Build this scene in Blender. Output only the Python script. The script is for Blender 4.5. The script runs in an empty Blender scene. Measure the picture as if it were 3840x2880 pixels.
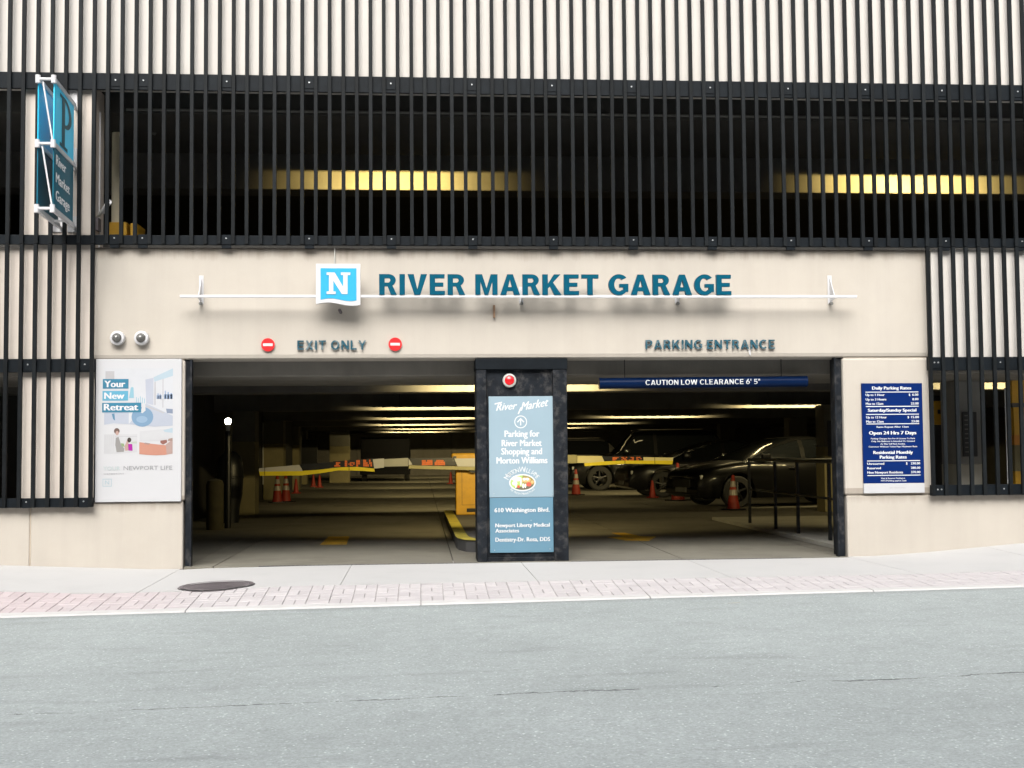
import bpy, bmesh, math, random
from mathutils import Vector, Matrix
random.seed(11)
S = bpy.context.scene
COL = S.collection
R = math.radians

# ---------------------------------------------------------------- camera
YAW, PITCH, ROLL, FPX = 0.0734407, 0.0528686, -0.0085742, 4700.0
CAM = Vector((0, -13.9, 1.23))
_cy, _sy, _cp, _sp = math.cos(YAW), math.sin(YAW), math.cos(PITCH), math.sin(PITCH)
_f = Vector((_sy*_cp, _cy*_cp, _sp)); _r = Vector((_cy, -_sy, 0)); _u = _r.cross(_f)
_c, _s = math.cos(ROLL), math.sin(ROLL)
RT = _c*_r + _s*_u; UP = -_s*_r + _c*_u; FW = _f
cd = bpy.data.cameras.new('camera'); cam = bpy.data.objects.new('camera', cd); COL.objects.link(cam)
m3 = Matrix((RT, UP, -FW)).transposed()
cam.matrix_world = Matrix.Translation(CAM) @ m3.to_4x4()
cd.sensor_width = 36.0; cd.lens = FPX*36/3840; cd.clip_start = .1; cd.clip_end = 2000
S.camera = cam

def at(px, py, Y=0.0):
    """world X, Z of a photo pixel on the upright plane at depth Y"""
    d = FW + RT*((px-1920)/FPX) - UP*((py-1440)/FPX)
    t = (Y-CAM.y)/d.y
    return CAM.x+t*d.x, CAM.z+t*d.z
def AX(px, py, Y=0.0): return at(px, py, Y)[0]
def AZ(px, py, Y=0.0): return at(px, py, Y)[1]

# ---------------------------------------------------------------- world and sun (overcast)
SKY_STRENGTH, SUN_STRENGTH, EXPOSURE = 0.15, 1.45, 1.3
OPP_H = 17.0
SUN_EL, SUN_AZ = 42.0, 188.0       # azimuth clockwise from +Y (into the building)
w = bpy.data.worlds.new('World'); S.world = w; w.use_nodes = True
nt = w.node_tree; nt.nodes.clear()
sky = nt.nodes.new('ShaderNodeTexSky'); sky.sky_type = 'NISHITA'; sky.sun_disc = False
sky.sun_elevation = R(SUN_EL); sky.sun_rotation = R(SUN_AZ)
sky.dust_density = 5.0; sky.air_density = 1.0; sky.ozone_density = 0.6
hs = nt.nodes.new('ShaderNodeHueSaturation'); hs.inputs['Saturation'].default_value = 0.25
bg = nt.nodes.new('ShaderNodeBackground'); bg.inputs[1].default_value = SKY_STRENGTH
wo = nt.nodes.new('ShaderNodeOutputWorld')
nt.links.new(sky.outputs[0], hs.inputs['Color']); nt.links.new(hs.outputs[0], bg.inputs[0]); nt.links.new(bg.outputs[0], wo.inputs[0])
sl = bpy.data.lights.new('sun', 'SUN'); sl.energy = SUN_STRENGTH; sl.angle = R(46); sl.color = (1.0, .965, .91)
so = bpy.data.objects.new('sun', sl); COL.objects.link(so)
sd = Vector((math.sin(R(SUN_AZ))*math.cos(R(SUN_EL)), math.cos(R(SUN_AZ))*math.cos(R(SUN_EL)), math.sin(R(SUN_EL))))
so.rotation_euler = (-sd).to_track_quat('-Z', 'Y').to_euler()
S.view_settings.view_transform = 'Standard'; S.view_settings.look = 'None'
S.view_settings.exposure = EXPOSURE; S.view_settings.gamma = 1.0; S.view_settings.use_curve_mapping = False
S.render.engine = 'CYCLES'
S.cycles.max_bounces = 8; S.cycles.diffuse_bounces = 5
S.cycles.sample_clamp_indirect = 6.0

# ---------------------------------------------------------------- materials
MATS = {}
def mat(name, col, rough=.7, var=.12, scale=3.0, bump=0.0, bscale=60.0, metal=0.0, coat=0.0, streak=0.0,
        fine=0.0, fscale=150.0, rnd=0.0, emit=None, spec=.5, dirt=None, dirt_amt=0.0, dscale=1.2):
    if name in MATS: return MATS[name]
    m = bpy.data.materials.new(name); m.use_nodes = True; MATS[name] = m
    t = m.node_tree; N = t.nodes; L = t.links
    b = N['Principled BSDF']; b.inputs['Roughness'].default_value = rough; b.inputs['Metallic'].default_value = metal
    b.inputs['Coat Weight'].default_value = coat; b.inputs['Specular IOR Level'].default_value = spec
    if emit:
        b.inputs['Emission Color'].default_value = (*emit[0], 1); b.inputs['Emission Strength'].default_value = emit[1]
    g = N.new('ShaderNodeNewGeometry'); pos = g.outputs['Position']
    cur = None
    def noise(sc, det=5, vec=None, ro=.6):
        n = N.new('ShaderNodeTexNoise'); n.inputs['Scale'].default_value = sc; n.inputs['Detail'].default_value = det
        n.inputs['Roughness'].default_value = ro
        L.new(vec or pos, n.inputs['Vector']); return n.outputs['Fac']
    def ramp(v, lo, hi, a, bb):
        r = N.new('ShaderNodeMapRange'); r.inputs[1].default_value = lo; r.inputs[2].default_value = hi
        r.inputs[3].default_value = a; r.inputs[4].default_value = bb; L.new(v, r.inputs[0]); return r.outputs[0]
    def mul(a, bb):
        x = N.new('ShaderNodeMath'); x.operation = 'MULTIPLY'; L.new(a, x.inputs[0]); L.new(bb, x.inputs[1]); return x.outputs[0]
    k = ramp(noise(scale), .3, .7, 1-var, 1+var)
    if fine: k = mul(k, ramp(noise(fscale, 2), .3, .7, 1-fine, 1+fine))
    if streak:
        mp = N.new('ShaderNodeMapping'); mp.inputs['Scale'].default_value = (5, 5, .35); L.new(pos, mp.inputs[0])
        k = mul(k, ramp(noise(1.0, 6, mp.outputs[0]), .45, .8, 1.0, 1-streak))
    if rnd:
        oi = N.new('ShaderNodeObjectInfo'); k = mul(k, ramp(oi.outputs['Random'], 0, 1, 1-rnd, 1+rnd))
    mx = N.new('ShaderNodeVectorMath'); mx.operation = 'SCALE'; mx.inputs[0].default_value = col; L.new(k, mx.inputs['Scale'])
    out = mx.outputs[0]
    if dirt:
        q = N.new('ShaderNodeMix'); q.data_type = 'RGBA'; L.new(out, q.inputs[6]); q.inputs[7].default_value = (*dirt, 1)
        L.new(ramp(noise(dscale, 7, None, .7), .5, .72, 0, dirt_amt), q.inputs[0]); out = q.outputs[2]
    L.new(out, b.inputs['Base Color'])
    if bump:
        bn = N.new('ShaderNodeBump'); bn.inputs['Strength'].default_value = bump; bn.inputs['Distance'].default_value = .01
        L.new(noise(bscale, 4), bn.inputs['Height']); L.new(bn.outputs[0], b.inputs['Normal'])
    return m

M_CREAM = mat('cream_concrete', (0.375, 0.344, 0.3), .85, .045, 1.3, .12, 120, streak=.07, fine=.03, dirt=(.30, .26, .20), dirt_amt=.12)
M_PALE = mat('pale_concrete', (0.4804, 0.4583, 0.4286), .85, .04, 1.5, .08, 100, streak=.06, fine=.03)
M_PINK = mat('rosy_concrete', (0.512, 0.46, 0.408), .85, .05, 1.5, .08, 100, streak=.10, fine=.03)
M_JOINT = mat('joint_sealant', (.25, .22, .18), .9, .1)
M_SLAT = mat('slat_paint', (0.0068, 0.0083, 0.0094), .5, .2, 6, .05, 200, rnd=.22, fine=.15, spec=.1)
M_RAIL = mat('rail_paint', (0.0056, 0.0078, 0.0101), .5, .25, 8, fine=.15, spec=.1)
M_STEEL = mat('dark_steel', (0.009, 0.0112, 0.0146), .55, .45, 7, .1, 90, fine=.2, dirt=(.10, .095, .09), dirt_amt=.5, dscale=9, spec=.1)
M_BOLT = mat('bolt_zinc', (.35, .37, .38), .4, .1, metal=.6)
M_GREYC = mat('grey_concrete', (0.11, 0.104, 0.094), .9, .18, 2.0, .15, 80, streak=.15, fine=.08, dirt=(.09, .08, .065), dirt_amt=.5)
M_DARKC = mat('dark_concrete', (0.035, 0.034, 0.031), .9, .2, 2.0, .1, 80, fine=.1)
M_COLP = mat('column_grey_paint', (0.12, 0.115, 0.095), .8, .12, 3, fine=.05)
M_COLY = mat('column_yellow_paint', (0.19, 0.165, 0.085), .75, .12, 3, fine=.05)
M_YEL = mat('safety_yellow', (0.558, 0.306, 0.018), .5, .1, 5, fine=.05, dirt=(.25, .16, .03), dirt_amt=.35, dscale=6)
M_YELB = mat('bright_yellow', (0.76, 0.627, 0.019), .5, .06, 5)
M_YELD = mat('dull_yellow', (.36, .33, .17), .6, .1, 5)
M_WHITE = mat('white_paint', (0.4704, 0.4704, 0.4788), .45, .03, 3)
M_POST = mat('poster_white', (0.392, 0.396, 0.408), .35, .01, 2, spec=.2)
M_OFFW = mat('off_white', (0.357, 0.357, 0.3315), .6, .08, 4)
M_BLACK = mat('black_plastic', (0.006, 0.007, 0.008), .4, .2, 5)
M_RED = mat('signal_red', (0.522, 0.0054, 0.009), .4, .05, 5)
M_TEAL = mat('teal_letter', (0.0008, 0.06, 0.1), .4, .08, 8, spec=.08)
M_TEALD = mat('worn_teal_letter', (0.0096, 0.06, 0.088), .55, .2, 8, dirt=(.30, .33, .32), dirt_amt=.65, dscale=14, spec=.2)
M_SKYB = mat('sky_blue_panel', (0.0298, 0.289, 0.476), .35, .03, 3, spec=.2)
M_CYAN = mat('cyan_panel', (0.02, 0.42, 0.62), .3, .03, 3, spec=.2)
M_DTEAL = mat('dark_teal_panel', (0.004, 0.045, 0.075), .3, .08, 4, spec=.2)
M_BWHITE = mat('bright_white', (.80, .81, .82), .5, .02)
M_BLADE = mat('blade_sky_blue', (0.07, 0.58, 0.85), .35, .03, 3, spec=.1)
M_BLADET = mat('blade_dark_teal', (0.012, 0.11, 0.16), .35, .06, 4, spec=.1)
M_ALU = mat('aluminium', (.55, .56, .58), .35, .05, 5, metal=.3)
M_NAVY = mat('navy_panel', (0.0023, 0.015, 0.0938), .4, .06, 3, spec=.08)
M_NAVYD = mat('navy_tube', (0.0016, 0.0104, 0.044), .35, .1, 3, spec=.08)
M_LTXT = mat('pale_print', (0.528, 0.5456, 0.5544), .5, .02, 3)
M_SIGN1 = mat('faded_blue_panel', (0.22, 0.3, 0.35), .45, .03, 3, spec=.2)
M_SIGN2 = mat('mid_blue_panel', (0.0975, 0.195, 0.2652), .45, .04, 3, spec=.2)
M_ORANGE = mat('cone_orange', (0.24, 0.0176, 0.0064), .6, .1, 6)
M_ORTXT = mat('orange_print', (.65, .14, .03), .6, .2, 30)
M_REFL = mat('reflective_collar', (0.28, 0.26, 0.22), .35, .08, 9)
M_TYRE = mat('tyre_rubber', (.012, .012, .012), .8, .1)
M_RIM = mat('alloy_rim', (0.03, 0.03, 0.032), .35, .1, metal=.8)
M_GLASS = mat('car_glass', (.003, .0035, .004), .08, .05, spec=.35)
M_LAMPG = mat('headlamp_glass', (.35, .36, .36), .12, .05, spec=.8)
M_CHROME = mat('chrome', (.6, .6, .6), .15, .02, metal=1.0)
M_CARB = mat('black_car_paint', (.003, .003, .0035), .36, .05, coat=.22, spec=.1)
M_CARG = mat('charcoal_car_paint', (.0035, .0035, .0035), .36, .05, coat=.25, spec=.1)
M_CARS = mat('silver_car_paint', (.03, .029, .027), .32, .05, coat=.4, metal=.2)
M_PIPE = mat('dull_pipe', (.13, .13, .12), .6, .15, 6)
M_IRON = mat('cast_iron', (.11, .095, .10), .7, .2, 15, .3, 90)
M_KERBC = mat('kerb_concrete', (0.396, 0.39, 0.384), .85, .06, 4, .1, 90, fine=.05)
M_PAVE = mat('pavement_concrete', (0.3685, 0.3662, 0.3627), .85, .05, 1.5, .1, 120, fine=.04, dirt=(.29, .28, .265), dirt_amt=.22, dscale=1.5)

def grime(m, bands):
    t = m.node_tree; N = t.nodes; L = t.links; b = N['Principled BSDF']; old = b.inputs['Base Color'].links[0].from_socket
    g = N.new('ShaderNodeNewGeometry'); sx = N.new('ShaderNodeSeparateXYZ'); L.new(g.outputs['Position'], sx.inputs[0])
    mp = N.new('ShaderNodeMapping'); mp.inputs['Scale'].default_value = (7, 7, .5); L.new(g.outputs['Position'], mp.inputs[0])
    n = N.new('ShaderNodeTexNoise'); n.inputs['Scale'].default_value = 1; n.inputs['Detail'].default_value = 7; n.inputs['Roughness'].default_value = .7; L.new(mp.outputs[0], n.inputs['Vector'])
    for lo, hi, amt in bands:
        # how far the run-off reaches down is set by the noise
        r = N.new('ShaderNodeMapRange'); r.inputs[1].default_value = lo; r.inputs[2].default_value = hi; L.new(sx.outputs[2], r.inputs[0])
        a = N.new('ShaderNodeMath'); a.operation = 'ADD'; L.new(r.outputs[0], a.inputs[0]); L.new(n.outputs['Fac'], a.inputs[1])
        r2 = N.new('ShaderNodeMapRange'); r2.inputs[1].default_value = .95; r2.inputs[2].default_value = 1.55; r2.inputs[3].default_value = 0; r2.inputs[4].default_value = amt; L.new(a.outputs[0], r2.inputs[0])
        top = N.new('ShaderNodeMath'); top.operation = 'LESS_THAN'; L.new(sx.outputs[2], top.inputs[0]); top.inputs[1].default_value = hi+.05
        mm = N.new('ShaderNodeMath'); mm.operation = 'MULTIPLY'; L.new(r2.outputs[0], mm.inputs[0]); L.new(top.outputs[0], mm.inputs[1])
        q = N.new('ShaderNodeMix'); q.data_type = 'RGBA'; L.new(mm.outputs[0], q.inputs[0]); L.new(old, q.inputs[6]); q.inputs[7].default_value = (.15, .12, .09, 1); old = q.outputs[2]
    L.new(old, b.inputs['Base Color'])
grime(M_CREAM, ((3.25, 3.50, .75), (.50, .72, .55)))
def brick_mat():
    m = mat('paving_brick', (0.372, 0.352, 0.356), .85, .05, 6, .12, 120, rnd=.07, fine=.05)
    t = m.node_tree; N = t.nodes; L = t.links
    b = N['Principled BSDF']; old = b.inputs['Base Color'].links[0].from_socket
    g = N.new('ShaderNodeNewGeometry'); sx = N.new('ShaderNodeSeparateXYZ'); L.new(g.outputs['Position'], sx.inputs[0])
    # the older, redder pavers lie at the left end of the strip
    n = N.new('ShaderNodeTexNoise'); n.inputs['Scale'].default_value = 1.1; L.new(g.outputs['Position'], n.inputs['Vector'])
    ad = N.new('ShaderNodeMath'); ad.operation = 'MULTIPLY_ADD'; L.new(n.outputs['Fac'], ad.inputs[0]); ad.inputs[1].default_value = -1.6
    L.new(sx.outputs[0], ad.inputs[2])
    r = N.new('ShaderNodeMapRange'); r.inputs[1].default_value = -4.2; r.inputs[2].default_value = -2.6
    r.inputs[3].default_value = .42; r.inputs[4].default_value = 0; L.new(ad.outputs[0], r.inputs[0])
    q = N.new('ShaderNodeMix'); q.data_type = 'RGBA'; L.new(r.outputs[0], q.inputs[0]); L.new(old, q.inputs[6])
    q.inputs[7].default_value = (.37, .28, .285, 1); L.new(q.outputs[2], b.inputs['Base Color'])
    return m
M_BRICK = brick_mat()

def asphalt_mat():
    m = bpy.data.materials.new('asphalt'); m.use_nodes = True
    t = m.node_tree; N = t.nodes; L = t.links; b = N['Principled BSDF']
    b.inputs['Roughness'].default_value = .8
    g = N.new('ShaderNodeNewGeometry'); pos = g.outputs['Position']
    def noise(sc, det=3, ro=.6):
        n = N.new('ShaderNodeTexNoise'); n.inputs['Scale'].default_value = sc; n.inputs['Detail'].default_value = det
        n.inputs['Roughness'].default_value = ro; L.new(pos, n.inputs['Vector']); return n.outputs['Fac']
    def rng(v, lo, hi, a, c):
        r = N.new('ShaderNodeMapRange'); r.inputs[1].default_value = lo; r.inputs[2].default_value = hi
        r.inputs[3].default_value = a; r.inputs[4].default_value = c; L.new(v, r.inputs[0]); return r.outputs[0]
    def mth(op, a, c):
        x = N.new('ShaderNodeMath'); x.operation = op
        for i, v in enumerate((a, c)):
            if isinstance(v, (int, float)): x.inputs[i].default_value = v
            else: L.new(v, x.inputs[i])
        return x.outputs[0]
    k = mth('MULTIPLY', rng(noise(.5, 6, .65), .3, .7, .90, 1.08), rng(noise(7, 4, .7), .3, .7, .93, 1.07))
    k = mth('MULTIPLY', k, rng(noise(48, 4, .85), .3, .7, .72, 1.28))
    v = N.new('ShaderNodeTexVoronoi'); v.inputs['Scale'].default_value = 60; L.new(pos, v.inputs['Vector'])
    wn = N.new('ShaderNodeTexWhiteNoise'); wn.noise_dimensions = '3D'; L.new(v.outputs['Color'], wn.inputs['Vector'])
    spk = mth('MULTIPLY', rng(wn.outputs['Value'], .86, .99, 0, 1), rng(v.outputs['Distance'], .2, .5, 1, 0))
    k = mth('ADD', k, mth('MULTIPLY', spk, .9))
    # lane seam: a broken, wandering crack
    sx = N.new('ShaderNodeSeparateXYZ'); L.new(pos, sx.inputs[0])
    line = mth('ADD', mth('MULTIPLY', sx.outputs[0], -SEAM[1]), -SEAM[0])
    dy = mth('ADD', sx.outputs[1], line)
    nz = N.new('ShaderNodeTexNoise'); nz.inputs['Scale'].default_value = 1.6; nz.inputs['Detail'].default_value = 6; nz.inputs['Roughness'].default_value = .7
    L.new(pos, nz.inputs['Vector'])
    dy = mth('ADD', dy, rng(nz.outputs['Fac'], 0, 1, -.14, .14))
    brk = noise(2.3, 4, .7)
    wid = rng(brk, .42, .62, .001, .020)
    cr = mth('SUBTRACT', 1, rng(mth('DIVIDE', mth('ABSOLUTE', dy, 0), wid), .4, 1.2, 0, 1))
    k = mth('MULTIPLY', k, mth('SUBTRACT', 1, mth('MULTIPLY', cr, .72)))
    # gritty gutter line along the kerb
    gy = mth('ADD', sx.outputs[1], rng(noise(3.1, 5, .7), 0, 1, -.10, .10))
    k = mth('MULTIPLY', k, rng(gy, -3.16, -3.02, 1, .80))
    # dark tyre smears near the kerb and fine worn patches
    mp = N.new('ShaderNodeMapping'); mp.inputs['Scale'].default_value = (.8, 5, 1); L.new(pos, mp.inputs[0])
    n2 = N.new('ShaderNodeTexNoise'); n2.inputs['Scale'].default_value = 1; n2.inputs['Detail'].default_value = 4; L.new(mp.outputs[0], n2.inputs['Vector'])
    k = mth('MULTIPLY', k, rng(n2.outputs['Fac'], .58, .78, 1, .78))
    sc = N.new('ShaderNodeVectorMath'); sc.operation = 'SCALE'; sc.inputs[0].default_value = (.252, .278, .276); L.new(k, sc.inputs['Scale'])
    L.new(sc.outputs[0], b.inputs['Base Color'])
    bn = N.new('ShaderNodeBump'); bn.inputs['Strength'].default_value = .5; bn.inputs['Distance'].default_value = .006
    L.new(noise(90, 3, .8), bn.inputs['Height']); L.new(bn.outputs[0], b.inputs['Normal'])
    return m

def floor_mat():
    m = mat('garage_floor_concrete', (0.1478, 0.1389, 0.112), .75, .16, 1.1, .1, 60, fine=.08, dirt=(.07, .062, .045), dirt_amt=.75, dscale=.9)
    return m
M_FLOOR = floor_mat()

# ---------------------------------------------------------------- mesh helpers
WORLD = {}                       # object name -> world location of its origin while building
def tag(o, label=None, cat=None, group=None, kind=None):
    if label: o['label'] = label
    if cat: o['category'] = cat
    if group: o['group'] = group
    if kind: o['kind'] = kind
    return o
def thing(name, label, cat, loc=(0, 0, 0), group=None, kind=None):
    o = bpy.data.objects.new(name, None); COL.objects.link(o); o.location = loc; o.empty_display_size = .1
    WORLD[o.name] = Vector(loc); return tag(o, label, cat, group, kind)
class B:
    """collects verts, faces and material slots; link() makes one mesh object centred on its own box"""
    def __init__(s): s.v = []; s.f = []; s.mi = []; s.ms = []
    def slot(s, m):
        if m not in s.ms: s.ms.append(m)
        return s.ms.index(m)
    def add(s, vs, fs, m):
        o = len(s.v); s.v += [tuple(v) for v in vs]; k = s.slot(m)
        for f in fs: s.f.append([i+o for i in f]); s.mi.append(k)
        return s
    def box(s, x0, x1, y0, y1, z0, z1, m, ch=0.0):
        if ch:
            bm = bmesh.new(); bmesh.ops.create_cube(bm, size=1)
            for v in bm.verts: v.co = ((x0+x1)/2+v.co.x*(x1-x0), (y0+y1)/2+v.co.y*(y1-y0), (z0+z1)/2+v.co.z*(z1-z0))
            bmesh.ops.bevel(bm, geom=list(bm.edges), offset=ch, segments=2, profile=.5, affect='EDGES')
            bm.verts.index_update()
            r = s.add([v.co[:] for v in bm.verts], [[v.index for v in f.verts] for f in bm.faces], m); bm.free(); return r
        vs = [(x0, y0, z0), (x1, y0, z0), (x1, y1, z0), (x0, y1, z0), (x0, y0, z1), (x1, y0, z1), (x1, y1, z1), (x0, y1, z1)]
        return s.add(vs, [(3, 2, 1, 0), (4, 5, 6, 7), (0, 1, 5, 4), (1, 2, 6, 5), (2, 3, 7, 6), (3, 0, 4, 7)], m)
    def tube(s, a, b, r, m, n=12, r2=None):
        a = Vector(a); b = Vector(b); d = (b-a).normalized(); r2 = r if r2 is None else r2
        u = d.orthogonal().normalized(); w2 = d.cross(u); vs = []
        for p, rr in ((a, r), (b, r2)):
            for i in range(n):
                t = 2*math.pi*i/n; vs.append(p+u*math.cos(t)*rr+w2*math.sin(t)*rr)
        fs = [(i, (i+1) % n, n+(i+1) % n, n+i) for i in range(n)]+[tuple(range(n-1, -1, -1)), tuple(range(n, 2*n))]
        return s.add(vs, fs, m)
    def lathe(s, prof, c, m, n=24, axis='z'):
        vs = []; k = len(prof)
        for i in range(n):
            t = 2*math.pi*i/n
            for r, h in prof:
                x, y = r*math.cos(t), r*math.sin(t)
                vs.append((c[0]+x, c[1]+y, c[2]+h) if axis == 'z' else (c[0]+x, c[1]-h, c[2]+y))
        fs = []
        for i in range(n):
            j = (i+1) % n
            for q in range(k-1):
                f = (i*k+q, j*k+q, j*k+q+1, i*k+q+1)
                fs.append(f if axis == 'z' else f)
        return s.add(vs, fs, m)
    def prism(s, pts, y0, y1, m):
        """outline in X,Z given thickness from y0 (front) to y1"""
        n = len(pts); vs = [(x, y0, z) for x, z in pts]+[(x, y1, z) for x, z in pts]
        return s.add(vs, [tuple(range(n)), tuple(range(2*n-1, n-1, -1))]+[(i, i+n, (i+1) % n+n, (i+1) % n) for i in range(n)], m)
    def sheet(s, pts, y, m):
        return s.add([(x, y, z) for x, z in pts], [tuple(range(len(pts)))], m)
    def link(s, name, parent=None, smooth=False, label=None, recenter=True, kind=None):
        if recenter and s.v:
            c = Vector([(min(v[i] for v in s.v)+max(v[i] for v in s.v))/2 for i in range(3)])
        else: c = Vector((0, 0, 0))
        me = bpy.data.meshes.new(name); me.from_pydata([Vector(v)-c for v in s.v], [], s.f)
        for m in s.ms: me.materials.append(m)
        me.polygons.foreach_set('material_index', s.mi)
        bm = bmesh.new(); bm.from_mesh(me); bmesh.ops.remove_doubles(bm, verts=bm.verts, dist=1e-6)
        bmesh.ops.recalc_face_normals(bm, faces=bm.faces); bm.to_mesh(me); bm.free()
        if smooth:
            me.polygons.foreach_set('use_smooth', [True]*len(me.polygons))
            me.set_sharp_from_angle(angle=R(38))
        me.update()
        o = bpy.data.objects.new(name, me); COL.objects.link(o); WORLD[o.name] = c
        if parent: o.parent = parent; o.location = c-WORLD[parent.name]
        else: o.location = c
        if label: o['label'] = label
        if kind: o['kind'] = kind
        return o
def inst(src, name, loc, parent=None):
    o = bpy.data.objects.new(name, src.data); COL.objects.link(o); WORLD[o.name] = Vector(loc)
    if parent: o.parent = parent; o.location = Vector(loc)-WORLD[parent.name]
    else: o.location = loc
    return o
def copy_tree(o, parent=None):
    c = o.copy(); COL.objects.link(c); c.parent = parent
    for ch in list(o.children): copy_tree(ch, c)
    return c
def arc(cx, cz, rx, rz, a0, a1, n): return [(cx+rx*math.cos(R(a0+(a1-a0)*i/n)), cz+rz*math.sin(R(a0+(a1-a0)*i/n))) for i in range(n+1)]
def ellipse(cx, cz, rx, rz, n=24): return arc(cx, cz, rx, rz, 0, 360-360/n, n-1)

# ---------------------------------------------------------------- text
def text_raw(body, bold=.0, ext=0.0, shear=0.0, res=3, space=1.0):
    cu = bpy.data.curves.new('txt', 'FONT'); cu.body = body; cu.size = 1; cu.offset = bold; cu.extrude = ext; cu.shear = shear
    cu.resolution_u = res; cu.space_character = space
    ob = bpy.data.objects.new('txt', cu); COL.objects.link(ob)
    dg = bpy.context.evaluated_depsgraph_get(); me = ob.evaluated_get(dg).to_mesh()
    vs = [v.co[:] for v in me.vertices]; fs = [list(p.vertices) for p in me.polygons]
    ob.evaluated_get(dg).to_mesh_clear(); bpy.data.objects.remove(ob); bpy.data.curves.remove(cu)
    return vs, fs
_cap = {}
def fit_text(body, x0, x1, zb, cap, y, depth=0.0, bold=.02, shear=0.0, res=3, space=1.0):
    """verts/faces of a line of text filling x0..x1, baseline zb, capital height cap; heavy weights are overprinted"""
    vs, fs = text_raw(body, 0, 0, shear, res, space)
    if not _cap:
        hv, _ = text_raw('H', 0); _cap[0] = (min(v[1] for v in hv), max(v[1] for v in hv))
    lo, hi = _cap[0]; a = min(v[0] for v in vs); b = max(v[0] for v in vs)
    off = bold*2.2; sx = (x1-x0)/(b-a+off); sz = cap/(hi-lo)
    out = [(x0+(v[0]-a)*sx, y, zb+(v[1]-lo)*sz) for v in vs]; n = len(out)
    if off:
        out2 = list(out); fs2 = list(fs)
        for q_, dx in ((1, off*.5), (2, off)):
            out2 += [(x+dx*sx, y_-.00012*q_, z) for x, y_, z in out]; fs2 += [[i+n*q_ for i in f] for f in fs]
        return out2, fs2
    return out, fs
def line(bb, body, x0, x1, zb, cap, y, m, bold=.02, shear=0.0, space=1.0):
    bb.add(*fit_text(body, x0, x1, zb, cap, y, 0, bold, shear, 2, space), m)


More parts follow.
